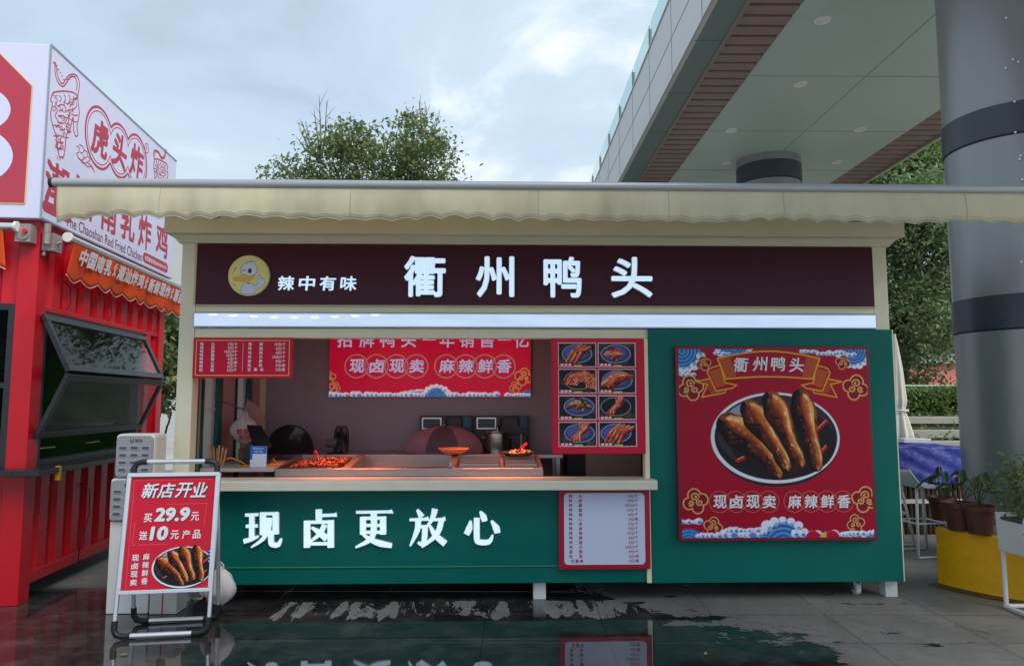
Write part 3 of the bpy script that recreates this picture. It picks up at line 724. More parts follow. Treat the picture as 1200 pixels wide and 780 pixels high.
# awning
AWN = mat('awning_fabric', lin(224, 218, 190), 0.75, var=0.09, vscale=2.5, dirt=0.14, dscale=2.2, bump=0.10, bscale=9, stretch=(2.5, 1, 0.6), trans=0.0)
def add_translucency(m, f, col):
    nt = m.node_tree; b = nt.nodes['Principled BSDF']; o = nt.nodes['Material Output']
    t = nt.nodes.new('ShaderNodeBsdfTranslucent'); t.inputs['Color'].default_value = (*col, 1)
    mx = nt.nodes.new('ShaderNodeMixShader'); mx.inputs['Fac'].default_value = f
    nt.links.new(b.outputs['BSDF'], mx.inputs[1]); nt.links.new(t.outputs['BSDF'], mx.inputs[2]); nt.links.new(mx.outputs['Shader'], o.inputs['Surface'])
add_translucency(AWN, 0.34, lin(236, 220, 172))
def add_translucency(m, f, col):
    nt = m.node_tree; b = nt.nodes['Principled BSDF']; o = nt.nodes['Material Output']
    t = nt.nodes.new('ShaderNodeBsdfTranslucent'); t.inputs['Color'].default_value = (*col, 1)
    mx = nt.nodes.new('ShaderNodeMixShader'); mx.inputs['Fac'].default_value = f
    nt.links.new(b.outputs['BSDF'], mx.inputs[1]); nt.links.new(t.outputs['BSDF'], mx.inputs[2]); nt.links.new(mx.outputs['Shader'], o.inputs['Surface'])
add_translucency(AWN, 0.34, lin(236, 220, 172))
AX0, AX1, AYF, AZ = -2.87, 3.86, 4.70, 2.925
fab = MB()
fab.grid(lambda a, b_: (AX0 + 0.03 + (AX1 - AX0 - 0.06) * a, AYF + 0.04 + (5.52 - AYF) * b_, AZ + 0.012 + 0.13 * b_ - 0.018 * math.sin(math.pi * b_)), 60, 8)
aw = sp('awning', fab, AWN, smooth=True)
so_ = aw.modifiers.new('thickness', 'SOLIDIFY'); so_.thickness = 0.004
obj('front_bar', MB().tube([(AX0, AYF, AZ - 0.005), (AX1, AYF, AZ - 0.005)], 0.031, 16), mat('bar_grey', (0.40, 0.41, 0.43), 0.38, metal=0.3), aw, smooth=True, autosm=40)
for x in (AX0 - 0.012, AX1 + 0.012):
    obj('bar_end_cap', MB().tube([(x - 0.012, AYF, AZ - 0.005), (x + 0.012, AYF, AZ - 0.005)], 0.032, 16), DARKMETAL, aw)
val = MB()
NW = 40; wl_ = (AX1 - AX0 - 0.06) / NW
def valp(a, b_):
    x = AX0 + 0.03 + (AX1 - AX0 - 0.06) * a
    sc = 0.5 - 0.5 * math.cos(2 * math.pi * a * NW)
    zb = AZ - 0.240 + (0.020 + 0.006 * math.sin(a * 19)) * (1 - abs(2 * ((a * NW) % 1) - 1) ** 1.6) + 0.006 * math.sin(a * 37) - (0.03 if a < 0.04 else 0) * (1 - a / 0.04)
    z = AZ - 0.030 + (zb - (AZ - 0.030)) * b_
    y = AYF - 0.012 + b_ * (0.014 * math.sin(a * 61) + 0.014 * math.sin(a * 23 + 1) + 0.006 * math.sin(a * 151 + 2 * b_) + 0.004 * math.sin(a * 307)) - 0.010 * math.sin(math.pi * b_)
    return (x, y, z)
val.grid(valp, 40 * 10, 8)
va = obj('valance', val, AWN, aw, smooth=True)
so_ = va.modifiers.new('thickness', 'SOLIDIFY'); so_.thickness = 0.003
hm = MB(); hm.tube([Vector(valp(i / 400, 1.0)) + Vector((0, 0, -0.002)) for i in range(401)], 0.0035, 5)
obj('piping', hm, mat('awning_piping', lin(176, 172, 156), 0.7), aw)
obj('cassette', MB().tube([(AX0 + 0.2, 5.56, 3.075), (AX1 - 0.2, 5.56, 3.075)], 0.05, 14).box(-2.2, -2.1, 5.5, 5.7, 2.90, 3.03).box(2.8, 2.9, 5.5, 5.7, 2.90, 3.03), mat('bar_grey', (0.5, 0.5, 0.5)), aw)
for x, s_ in ((-1.9, -1), (2.6, 1)):
    obj('folding_arm', MB().tube([(x, 5.50, 3.02), (x + s_ * 0.5, 5.1, 2.985), (x + s_ * 0.1, AYF + 0.03, AZ)], 0.018, 8), mat('arm_white', (0.6, 0.6, 0.58), 0.4), aw)
for a_ in (0.10, 0.285, 0.47, 0.60, 0.715, 0.90):
    obj('seam', MB().tube([Vector(valp(a_, q / 8)) + Vector((0, -0.002, 0)) for q in range(9)], 0.0018, 4), mat('awning_piping', (0, 0, 0)), aw)
obj('hem_stitch', MB().tube([Vector(valp(i / 200, 0.86)) + Vector((0, -0.0015, 0)) for i in range(201)], 0.0012, 4), mat('awning_piping', (0, 0, 0)), aw)

# warm tubes under the ceiling above the food
for x in (-1.15, 0.05):
    hl = sp('heat_lamp', MB().box(x - 0.35, x + 0.35, 6.05, 6.25, 2.10, 2.16).tube([(x - 0.2, 6.15, 2.16), (x - 0.2, 6.15, 2.66)], 0.006, 6).tube([(x + 0.2, 6.15, 2.16), (x + 0.2, 6.15, 2.66)], 0.006, 6), STEEL)
    obj('glowing_tube', MB().tube([(x - 0.3, 6.15, 2.085), (x + 0.3, 6.15, 2.085)], 0.012, 10), mat('hot_tube', (1, 0.4, 0.2), 0.4, emit=(1, 0.30, 0.10), emit_s=10), hl)
    ld = bpy.data.lights.new('heat_light', 'AREA'); ld.shape = 'RECTANGLE'; ld.size = 0.6; ld.size_y = 0.1; ld.energy = 8.5; ld.color = (1, 0.22, 0.08); ld.spread = R(62)
    lo = bpy.data.objects.new('heat_light', ld); C.objects.link(lo); lo.location = (x, 6.15, 2.065)

# ------------------------------------------------------------------ boards hung on the stall
MENU = [('鸭头', '7元/个'), ('鸭脖', '9元/个'), ('鸭脚', '10元/4个'), ('鸭腿', '10元/个'), ('鸭翅', '4元/个'), ('鸭心', '4元/串'), ('鸭肾', '5元/个'), ('鸭架', '5元/个'),
        ('猪脚', '15元/个'), ('鸡腿', '6元/个'), ('鸡翅', '4元/个'), ('鸡爪', '10元/3个'), ('面筋', '3元/个'), ('热狗', '5元/串'), ('豆腐串', '3元/串')]
def board(name, label, cat, x0, x1, z0, z1, y, depth, m, bevel=0.003):
    t = thing(name, label, cat, ((x0 + x1) / 2, y, z0))
    obj('panel', MB().box(x0, x1, y, y + depth, z0, z1), m, t, bevel=bevel)
    return t
# red two-column menu
x0, x1, z0, z1 = -2.292, -1.540, 1.676, 1.985
t = board('menu_board', 'red two column price menu with gold border at the left end of the serving hatch', 'menu board', x0, x1, z0, z1, 5.592, 0.026, REDPR)
y = 5.5915
b_ = MB()
for (a, c, d, e) in ((x0 + .02, x1 - .02, z0 + .018, z0 + .024), (x0 + .02, x1 - .02, z1 - .024, z1 - .018), (x0 + .02, x0 + .026, z0 + .024, z1 - .024), (x1 - .026, x1 - .02, z0 + .024, z1 - .024)):
    b_.box(a, c, y - 0.001, y, d, e)
obj('gold_border', b_, GOLDPR, t)
L_ = MB()
for i, (nm, pr_) in enumerate(MENU):
    col = 0 if i < 8 else 1; r = i if i < 8 else i - 8
    n_ = 8 if col == 0 else 7
    z = z1 - 0.060 - r * (0.226 / 8 if col == 0 else 0.226 / 7); xx = x0 + 0.05 + col * 0.365; h = 0.027
    if len(nm) == 3:
        for j, ch in enumerate(nm): L_.text(ch, xx + 0.048 * j, z, h, y, bold=0.02)
    else:
        L_.text(nm[0], xx, z, h, y, bold=0.02); L_.text(nm[1], xx + 0.085, z, h, y, bold=0.02)
    L_.text(pr_, xx + 0.285, z, h, y, align='r', bold=0.02)
obj('lettering', L_, WHITEPR, t)
obj('divider', MB().box(x0 + 0.376, x0 + 0.378, y - 0.001, y, z0 + 0.05, z1 - 0.04), WHITEPR, t)

# red slogan banner at the back of the hatch
x0, x1, z0, z1 = -1.672, 0.386, 1.545, 2.27
y = 7.455
t = board('banner', 'wide red banner with wave border and circled slogan on the hatch back wall', 'banner', x0, x1, z0, z1, y, 0.02, mat('banner_edge', lin(40, 30, 60), 0.5))
cv = Canvas(x1 - x0, z1 - z0, 330, (205, 20, 60))
for k, (cx, r) in enumerate(((0.03, 0.11), (1.09, 0.14), (2.03, 0.1))): wave_motif(cv, cx, -0.03, r, foam=(k == 1), seed=k)
for a, c, s_ in ((0.02, 0.2, 0.03), (0.25, 0.95, 0.028), (1.22, 1.75, 0.028), (1.8, 2.05, 0.025)): foam_row(cv, a, c, 0.012, s_ * 1.35, int(a * 10))
foam_row(cv, 0.82, 0.97, 0.055, 0.02, 4)
for cx, cy, s_, f in ((0.0, 0.20, 0.09, 1), (0.06, 0.10, 0.07, -1), (1.98, 0.21, 0.12, -1), (1.9, 0.10, 0.08, 1)): cloud_motif(cv, cx, cy, s_, f, (190, 20, 52))
cxs = [0.275, 0.478, 0.681, 0.884, 1.19, 1.388, 1.586, 1.778]
for cx in cxs:
    cv.disc(cx, 0.312, 0.118, 0.118, (222, 176, 104), w=0.006); cv.disc(cx, 0.312, 0.110, 0.110, (110, 70, 160), w=0.005)
cv.sheet('printed_face', y - 0.002, x0, z0, PRINTEMIT, t)
L_ = MB()
for ch, cx in zip('现卤现卖麻辣鲜香', cxs): L_.text(ch, 0, 0, 0.1, y - 0.003, box=(x0 + cx - 0.075, z0 + 0.245, x0 + cx + 0.075, z0 + 0.385), bold=0.03, shear=0.08)
for ch, px in zip('招牌鸭头一年销售一亿', (413, 439, 463, 488, 513, 533, 556, 579, 601, 620)):
    p = at(px - 13 + 4, 396, y)
    zz = 2.05
    if ch == '一': L_.box(p.x - 0.075, p.x + 0.06, y - 0.0032, y - 0.003, zz + 0.075, zz + 0.095)
    else: L_.text(ch, 0, 0, 0.1, y - 0.003, box=(p.x - 0.075, zz, p.x + 0.075, zz + 0.16), bold=0.02)
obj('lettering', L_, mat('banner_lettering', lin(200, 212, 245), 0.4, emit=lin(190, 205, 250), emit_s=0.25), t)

# photo menu: eight small pictures of dishes
x0, x1, z0, z1 = 0.452, 1.172, 1.10, 1.986
y = 5.594
t = board('photo_menu', 'red board of eight dish pictures hanging at the right end of the serving hatch', 'menu board', x0, x1, z0, z1, y, 0.022, REDPR)
def small_dish(cv, x, zb, w, h, kind, seed):
    rr = random.Random(seed)
    cv.poly([(x, zb), (x + w, zb), (x + w, zb + h), (x, zb + h)], (205, 205, 215)); q = 0.006
    sub = Canvas(cv.W, cv.H, 2, (0, 0, 0)); ins = ((cv.X > x + q) & (cv.X < x + w - q) & (cv.Y > zb + q) & (cv.Y < zb + h - q))
    keep = cv.c.copy()
    nz = cv.noise(0.07, seed); cv.c = np.where(ins[..., None], np.array(lin(30, 26, 38)) + (np.array(lin(100, 74, 62)) - np.array(lin(30, 26, 38))) * np.clip((nz - .5) * 3, 0, 1)[..., None], cv.c)
    cx, cy = x + w * rr.uniform(.45, .55), zb + h * 0.54; rx, ry = w * 0.40, h * 0.38
    if kind % 3 != 2:
        cv.disc(cx, cy, rx, ry, (150, 158, 205)); cv.disc(cx, cy, rx * .94, ry * .92, (60, 66, 118)); cv.disc(cx - rx * .1, cy + ry * .1, rx * .75, ry * .7, (84, 92, 150))
    else:
        cv.disc(cx, cy, rx, ry, (150, 150, 150)); cv.disc(cx, cy, rx * .95, ry * .93, (28, 26, 30))
    D, M, H_ = (96, 18, 16), (190, 62, 40), (240, 140, 100)
    n = {0: 3, 1: 7, 2: 6, 3: 2, 4: 8, 5: 3, 6: 4, 7: 4}[kind]
    for k in range(n):
        if kind in (1, 4):
            a = rr.uniform(0, 6.28); px_, py_ = cx + rx * .45 * math.cos(a) * rr.random(), cy + ry * .1 + ry * .5 * math.sin(a) * rr.random()
            a2 = rr.uniform(0, 3.14); l = 0.04
            pts = [(px_ - l * math.cos(a2), py_ - l * .6 * math.sin(a2)), (px_, py_ + .012), (px_ + l * math.cos(a2), py_ + l * .6 * math.sin(a2))]; rad = (0.016, 0.024, 0.015)
            if kind == 4: D, M, H_ = (60, 26, 18), (130, 74, 46), (196, 140, 100)
        elif kind == 2:
            r0 = 0.035 + 0.014 * k; pts = [(cx + 0.02 + r0 * 1.25 * math.cos(th), cy - 0.035 + r0 * math.sin(th)) for th in np.linspace(-.3, 3.0, 7)]; rad = [0.012] * 7
        elif kind == 3:
            pts = [(cx - .1 + .05 * k, cy - .03 - .01 * k), (cx - .02 + .03 * k, cy + .02), (cx + .05 + .06 * k, cy + .05 - .02 * k)]; rad = (0.03, 0.045, 0.014)
        elif kind in (5, 6):
            o = 0.022 * k; pts = [(cx - .06 + o, cy - .05), (cx - .02 + o * .4, cy - .02 + o * .2), (cx + .02 + o * .5, cy + .02 + o * .2), (cx + .01 + o, cy + .08)]; rad = (0.012, 0.02, 0.02, 0.014)
        else:
            o = 0.034 * k; pts = [(cx - .08 + o, cy - .06 - .004 * k), (cx - .03 + o, cy + .01), (cx + .03 + o, cy + .06 - .006 * k)]; rad = (0.012, 0.022, 0.016)
        cv.meat(pts, rad, D, M, H_, seed=seed * 10 + k, grain=0.03, gloss=0.9)
    cv.c = np.where(ins[..., None], cv.c, keep)
    cv.poly([(x + .012, zb + q), (x + w * .36, zb + q), (x + w * .36, zb + .028), (x + .012, zb + .028)], (205, 30, 50))
    for k in range(3): cv.poly([(x + .02 + k * .03, zb + .010), (x + .04 + k * .03, zb + .010), (x + .04 + k * .03, zb + .024), (x + .02 + k * .03, zb + .024)], (235, 225, 230))
    cv.poly([(x + w * .40, zb + q), (x + w * .64, zb + q), (x + w * .62, zb + .017), (x + w * .41, zb + .017)], (196, 190, 60))
cv = Canvas(x1 - x0 - 0.01, z1 - z0 - 0.01, 250, (205, 26, 58))
for k in range(8):
    c_, r_ = k % 2, k // 2
    small_dish(cv, 0.045 + c_ * 0.308, 0.05 + (3 - r_) * 0.203, 0.294, 0.188, k, 50 + k)
cv.sheet('printed_face', y - 0.001, x0 + 0.005, z0 + 0.005, PRINT, t)

# white price board on the lower panel
x0, x1, z0, z1 = 0.498, 1.190, 0.245, 0.836
y = 5.575
t = board('price_board', 'white price list in a dark red frame on the green panel under the counter', 'menu board', x0, x1, z0, z1, y, 0.036, mat('price_frame_red', lin(168, 12, 44), 0.35))
rc, poly = 0.03, []
for cx, cz, a in ((x1 - .04 - rc, z1 - .028 - rc, 0), (x0 + .04 + rc, z1 - .028 - rc, 90), (x0 + .04 + rc, z0 + .034 + rc, 180), (x1 - .04 - rc, z0 + .034 + rc, 270)):
    for j in range(6): th = R(a + 18 * j); poly.append((cx + rc * math.cos(th), cz + rc * math.sin(th)))
obj('white_sheet', MB().prism(poly, y - 0.0015, y - 0.0002), mat('price_white', lin(206, 212, 236), 0.3), t)
L_ = MB()
for i, (nm, pr_) in enumerate(MENU):
    z = z1 - 0.062 - i * 0.0342; h = 0.028
    if len(nm) == 3:
        for j, ch in enumerate(nm): L_.text(ch, x0 + 0.088 + 0.034 * j, z, h, y - 0.002, bold=0.025)
    else:
        L_.text(nm[0], x0 + 0.075, z, h, y - 0.002, bold=0.025); L_.text(nm[1], x0 + 0.150, z, h, y - 0.002, bold=0.025)
    L_.text(pr_, x1 - 0.09, z, h, y - 0.002, align='r', bold=0.02)
obj('lettering', L_, mat('price_lettering', lin(150, 12, 44), 0.5), t)

# big duck poster
x0, x1, z0, z1 = 1.400, 2.915, 0.452, 1.925
y = 5.545
t = board('poster', 'square red poster of four braised duck heads in a bowl with gold ribbon', 'poster', x0, x1, z0, z1, y, 0.05, mat('poster_frame', lin(120, 10, 40), 0.35, var=0.05), bevel=0.006)
W_, H_ = x1 - x0 - 0.05, z1 - z0 - 0.05
cv = Canvas(W_, H_, 430, (166, 5, 44))
s_ = W_ / 690.0                      # art laid out on a 690-unit square
A = lambda x, yy: ((x - 48) * W_ / 687, H_ - (yy - 55) * H_ / 667)
# blue corner waves at the top
for (wx, wy, wr) in ((62, 62, 70), (250, 40, 60), (690, 58, 60)): wave_motif(cv, *A(wx, wy), wr * s_, foam=True, seed=wx, sgn=-1)
for x_, y_, c in ((48, 150, 4), (180, 72, 5), (640, 78, 6), (600, 70, 4), (500, 66, 5), (560, 74, 4)):
    px_, py_ = A(x_, y_); foam_row(cv, px_, px_ + 0.13, py_, 0.022, x_)
for cx, cy, sz, f in ((92, 192, 62, 1), (140, 105, 36, 1), (690, 190, 62, -1), (648, 100, 36, -1), (100, 592, 60, 1), (158, 680, 44, -1), (705, 588, 62, -1), (672, 672, 42, 1)):
    cloud_motif(cv, *A(cx, cy), sz * s_, f, (140, 10, 44))
# ribbon
YEL = (224, 170, 30); RD = (170, 10, 46)
def rib(pts, stripe=None, dirv=None):
    P = [A(*p) for p in pts]; cv.poly(P, RD)
    return P
for sg in (1, -1):
    fx = (lambda x: x) if sg == 1 else (lambda x: 752 - x)
    tail = [(fx(206), 152), (fx(110), 172), (fx(152), 182), (fx(130), 228), (fx(214), 212), (fx(218), 200)]
    P = rib(tail)
    for k in range(7): cv.line([A(fx(140 + k * 4), 168 + k * 8), A(fx(208), 156 + k * 8)], 0.003, (214, 150, 40))
    cv.line(P + P[:1], 0.009, YEL)
    fold = [(fx(200), 112), (fx(160), 124), (fx(152), 140), (fx(182), 205), (fx(240), 196), (fx(258), 184), (fx(215), 176)]
    P = rib(fold)
    for k in range(12): cv.line([A(fx(160 + k * 2.2), 138 + k * 5), A(fx(196 + k * 1.8), 126 + k * 5)], 0.003, (214, 150, 40))
    cv.line(P + P[:1], 0.009, YEL)
n = 16
top = [(190 + (564 - 190) * k / n, 88 - 26 * math.sin(math.pi * k / n)) for k in range(n + 1)]
bot = [(218 + (536 - 218) * k / n, 162 - 8 * math.sin(math.pi * k / n)) for k in range(n + 1)]
P = [A(*p) for p in top + bot[::-1]]
cv.poly(P, RD)
for sg in (1, -1):
    fx = (lambda x: x) if sg == 1 else (lambda x: 754 - x)
    for k in range(13): cv.line([A(fx(193 + k * 2.1), 92 + k * 5.4), A(fx(238 + k * 1.4), 86 + k * 5.4)], 0.003, (214, 150, 40))
cv.line(P + P[:1], 0.011, YEL)
# bottom waves
for k, (wx, wy, wr) in enumerate(((72, 748, 60), (408, 752, 92), (340, 760, 50), (480, 760, 55), (735, 748, 46), (140, 764, 40))): wave_motif(cv, *A(wx, wy), wr * s_, foam=(k in (1, 4)), seed=k + 3)
for xa, xb, yb, sz in ((190, 330, 716, 0.05), (210, 330, 700, 0.034), (455, 540, 715, 0.04), (555, 700, 716, 0.036), (100, 180, 718, 0.03), (50, 110, 670, 0.03), (640, 735, 712, 0.024)):
    a, c = A(xa, yb)[0], A(xb, yb)[0]; foam_row(cv, a, c, A(xa, yb)[1], sz, xa)
for cx in (516, 584): cv.disc(*A(cx, 722), 26 * s_, 24 * s_, (190, 14, 44))
cv.poly([A(538, 722), A(560, 700), A(564, 722)], (214, 176, 60))
cxs = [184, 243, 302, 361, 452, 511, 570, 629]
for cx in cxs: cv.disc(*A(cx, 597), 37 * s_, 37 * s_, (205, 130, 90), w=0.0035)
duck_bowl(cv, *A(392, 372), 234 * s_, 162 * s_)
cv.sheet('printed_face', y - 0.001, x0 + 0.025, z0 + 0.025, PRINT, t)
L_ = MB()
for ch, cx in zip('现卤现卖麻辣鲜香', cxs):
    a, c = A(cx, 597); L_.text(ch, 0, 0, 0.1, y - 0.0015, box=(x0 + .025 + a - 0.05, z0 + .025 + c - 0.05, x0 + .025 + a + 0.05, z0 + .025 + c + 0.05), bold=0.03, shear=0.08)
for ch, cx, dy in zip('衢州鸭头', (272, 342, 408, 476), (3, 0, 0, 3)):
    a, c = A(cx, 108 + dy); L_.text(ch, 0, 0, 0.1, y - 0.0015, box=(x0 + .025 + a - 0.055, z0 + .025 + c - 0.055, x0 + .025 + a + 0.055, z0 + .025 + c + 0.055), bold=0.02, shear=0.12)
obj('lettering', L_, WHITEPR, t)

# ------------------------------------------------------------------ inside the hatch
WSTEEL = mat('warmer_steel', (0.36, 0.32, 0.31), 0.33, metal=1.0, var=0.06, vscale=3)
wm = thing('food_warmer', 'long stainless steel food warmer with sunken wells standing along the serving counter', 'food warmer', (-0.66, 6.1, 0.166))
WX0, WX1, WY0, WY1 = -1.70, 0.395, 5.775, 6.50
body = MB().box(WX0 + 0.01, WX1 - 0.01, WY0 + 0.01, WY1 - 0.01, 0.166, 0.925)
body.extr_x([(WY0, 0.916), (WY0, 0.976), (WY0 + 0.045, 0.982), (WY0 + 0.045, 0.926)], WX0, WX1)
body.extr_x([(WY1 - 0.04, 0.926), (WY1 - 0.04, 1.034), (WY1, 1.036), (WY1, 0.926)], WX0, WX1)
obj('body', body, WSTEEL, wm, bevel=0.003)
dv = MB()
for xa, xb in ((WX0, WX0 + 0.03), (-1.185, -1.12), (-0.36, -0.30), (0.06, 0.085), (WX1 - 0.03, WX1)):
    dv = MB().add([(xa, WY0 + 0.046, 0.927), (xb, WY0 + 0.046, 0.927), (xb, WY1 - 0.041, 0.927), (xa, WY1 - 0.041, 0.927),
            (xa, WY0 + 0.046, 0.984), (xb, WY0 + 0.046, 0.984), (xb, WY1 - 0.041, 1.036), (xa, WY1 - 0.041, 1.036)],
           [(0, 3, 2, 1), (4, 5, 6, 7), (0, 1, 5, 4), (1, 2, 6, 5), (2, 3, 7, 6), (3, 0, 4, 7)])
    obj('divider', dv, WSTEEL, wm, bevel=0.002)
for xa, xb in ((-0.27, 0.05), (0.10, 0.35)):
    pn = MB()
    for ya, yb in ((5.86, 6.02), (6.08, 6.24)):
        pn.box(xa, xb, ya, ya + 0.02, 0.975, 1.005).box(xa, xb, yb - 0.02, yb, 0.985, 1.012).box(xa, xb, ya + 0.021, yb - 0.021, 0.955, 0.96)
    obj('inner_pan', pn, WSTEEL, wm)
obj('upright', MB().box(-0.345, -0.315, 5.79, 5.83, 0.983, 1.03), WSTEEL, wm)

# braised pieces piled in the left-hand well
mp_ = MB()
for i in range(420):
    x = random.uniform(-1.62, -1.24); yy = random.uniform(5.86, 6.42)
    hgt = 0.022 * max(0, 1 - ((x + 1.40) / 0.26) ** 2) + 0.022 * (yy - 5.86) / 0.56 + 0.015
    z = 0.94 + hgt * random.uniform(0.3, 1.0) + 0.015
    a = random.uniform(0, 6.28); l = random.uniform(0.014, 0.028); bz = random.uniform(-0.008, 0.012)
    d = Vector((math.cos(a), math.sin(a), bz * 10))
    n_ = Vector((-d.y, d.x, 0)) * random.uniform(-0.012, 0.012)
    p = Vector((x, yy, z))
    mp_.tube([p - d * l, p + n_ + Vector((0, 0, 0.006)), p + d * l], [0.006, random.uniform(0.009, 0.013), 0.006], 6)
tag(obj('braised_pieces', mp_, mat('braised_meat', (0.13, 0.030, 0.014), 0.3, var=0.5, vscale=30), smooth=True), 'heap of reddish brown braised pieces in the left well of the food warmer', 'food', kind='stuff')
tg = thing('tongs', 'red handled steel tongs standing upright in the heap of braised pieces', 'tongs', (-1.47, 6.12, 0.97))
obj('arm', MB().tube([(-1.50, 6.12, 0.98), (-1.487, 6.12, 1.04)], 0.004, 6), STEEL, tg)
obj('arm', MB().tube([(-1.44, 6.12, 0.98), (-1.452, 6.12, 1.04)], 0.004, 6), STEEL, tg)
obj('red_grip', MB().tube([(-1.487, 6.12, 1.04), (-1.476, 6.12, 1.085), (-1.470, 6.12, 1.09), (-1.463, 6.12, 1.085), (-1.452, 6.12, 1.04)], 0.007, 8), mat('red_plastic', lin(214, 20, 34), 0.35), tg)

# shelf and till at the left
sh = thing('side_shelf', 'narrow grey shelf board under the till left of the food warmer', 'shelf', (-2.0, 6.1, 0.166))
obj('shelf_board', MB().box(-2.285, -1.71, 5.79, 6.6, 0.952, 0.980), mat('shelf_grey', lin(160, 152, 150), 0.4, var=0.06), sh, bevel=0.003)
for x, y_ in ((-2.27, 5.9), (-1.76, 5.9), (-2.27, 6.5), (-1.76, 6.5)): obj('leg', MB().box(x, x + 0.03, y_, y_ + 0.03, 0.166, 0.951), DARKMETAL, sh)
till = thing('payment_terminal', 'black tilted touch screen till on a chunky stand left of the food warmer', 'till', (-1.93, 6.12, 0.981))
SCR = [at(*q, 6.08) for q in ((283, 499), (299, 500), (316, 523), (314, 526), (296, 526))]
scr = MB(); k5 = len(SCR)
V = [(p.x, 6.08 + (p.z - 1.05) * 0.5, p.z) for p in SCR]
scr.add(V + [(x + 0.004, y_ + 0.02, z + 0.006) for x, y_, z in V], [tuple(range(k5)), tuple(range(2 * k5 - 1, k5 - 1, -1))] + [(i, i + k5, (i + 1) % k5 + k5, (i + 1) % k5) for i in range(k5)])
obj('screen', scr, mat('matt_black', (0.012, 0.012, 0.014), 0.6, spec=0.2), till)
obj('stand', MB().prism([(-2.08, 0.981), (-1.86, 0.981), (-1.88, 1.02), (-1.93, 1.10), (-2.0, 1.17), (-2.03, 1.14), (-2.05, 1.03)], 6.06, 6.2), BLACKPL, till, bevel=0.006)
qc = thing('payment_card', 'small blue and white payment card standing on the shelf in front of the black till', 'card', (-1.93, 5.9, 0.981))
qx0, qx1 = at(293, 548, 5.9).x, at(312, 548, 5.9).x
obj('card', MB().box(qx0, qx1, 5.895, 5.905, 0.981, 1.145), mat('card_white', lin(206, 212, 226), 0.35), qc)
obj('blue_header', MB().box(qx0, qx1, 5.893, 5.8945, 1.085, 1.145), mat('card_blue', lin(24, 96, 190), 0.35), qc)
obj('blue_side', MB().box(qx0, qx0 + 0.018, 5.893, 5.8945, 1.04, 1.0845), mat('card_blue', (0, 0, 0)), qc)
obj('lettering', MB().text('微信支付', 0, 0, 0.03, 5.8925, box=(qx0 + .022, 1.118, qx1 - .022, 1.134)).text('扫码付款', 0, 0, 0.03, 5.8925, box=(qx0 + .03, 1.094, qx1 - .03, 1.109)), WHITEPR, qc)
cord_m = mat('yellow_cord', lin(196, 140, 30), 0.5)
tag(obj('cord', MB().tube([(-2.27, 5.95, 0.986), (-2.2, 5.98, 1.02), (-2.12, 6.0, 1.045), (-2.02, 5.97, 1.01), (-1.97, 5.94, 0.988), (-2.06, 5.92, 0.987), (-1.86, 5.93, 0.988), (-1.74, 6.0, 0.99), (-1.80, 6.05, 1.03)], 0.007, 8), cord_m, smooth=True, origin=(-2.1, 5.95, 0.981)), 'loose yellow cord looped on the shelf beside the black till', 'cord')
for i, (x, y_, h, c, lb) in enumerate(((-2.235, 5.93, 0.17, (176, 120, 84), 'tall brown wooden sticks bundle leaning left of the till on the shelf'), )):
    st = thing('wooden_stick_bundle', lb, 'stick bundle', (x, y_, 0.981))
    for k in range(6):
        obj('stick', MB().obox((x - 0.02 + 0.02 * k, y_ + 0.012 * (k % 3), 0.981 + h * (0.5 - 0.04 * (k % 3))), (0.014, 0.009, h * (1 - 0.08 * (k % 3))), Matrix.Rotation(R(4 * (k - 2.5)), 3, 'Y')), mat('stick_wood', lin(c), 0.6, var=0.15, vscale=20), st)
tag(obj('paper_box', MB().box(-2.16, -2.04, 6.28, 6.40, 0.981, 1.08).box(-2.165, -2.035, 6.275, 6.405, 1.0805, 1.095), mat('kraft', lin(120, 92, 74), 0.7, var=0.15), origin=(-2.1, 6.34, 0.981)), 'small brown carton box standing on the shelf behind the till', 'box')
def bag(name, label, c, w, d, h, m, print_m=None, seed=1, parent=None):
    rr = random.Random(seed); ph = [rr.uniform(0, 6.28) for _ in range(6)]
    t = thing(name, label, 'bag', (c[0], c[1], c[2]))
    def fn(a, b_):
        th = 2 * math.pi * a
        r_ = (0.06 + math.sin(math.pi * min(1, b_ * 1.05)) ** 0.7 * (1 - 0.25 * b_)) if b_ < 0.98 else 0.03
        if b_ > 0.75: r_ *= 1 - (b_ - 0.75) * 2.6
        wob = 1 + 0.10 * math.sin(3 * th + ph[0] + 3 * b_) + 0.07 * math.sin(7 * th + ph[1] + 6 * b_) + 0.05 * math.sin(13 * th + ph[2])
        return (c[0] + w / 2 * r_ * wob * math.cos(th), c[1] + d / 2 * r_ * wob * math.sin(th), c[2] + h * b_ + 0.006 * math.sin(5 * th))
    obj('bag_body', MB().grid(fn, 40, 22, closed_u=True), m, t, smooth=True)
    top = c[2] + h - 0.03
    obj('handle', MB().tube([(c[0] - 0.015, c[1], top - 0.03), (c[0] - 0.02, c[1], top + 0.025), (c[0], c[1], top + 0.045), (c[0] + 0.02, c[1], top + 0.025), (c[0] + 0.015, c[1], top - 0.03)], 0.006, 6), m, t)
    return t, fn
PLASTIC = mat('thin_plastic', (0.74, 0.70, 0.70), 0.35, trans=0.15, ior=1.1, bump=0.15, bscale=22)
PINKPR = mat('pink_print', lin(206, 60, 90), 0.45)
t, fn = bag('plastic_bag', 'pale plastic bag with pink print hanging by the window inside the hatch', (-2.16, 6.42, 1.13), 0.23, 0.2, 0.27, PLASTIC, seed=3)
obj('print', MB().text('鲜香', -2.20, 1.22, 0.055, 6.325, bold=0.03, sx=1.0).text('美味', -2.18, 1.175, 0.05, 6.325, bold=0.03), PINKPR, t)
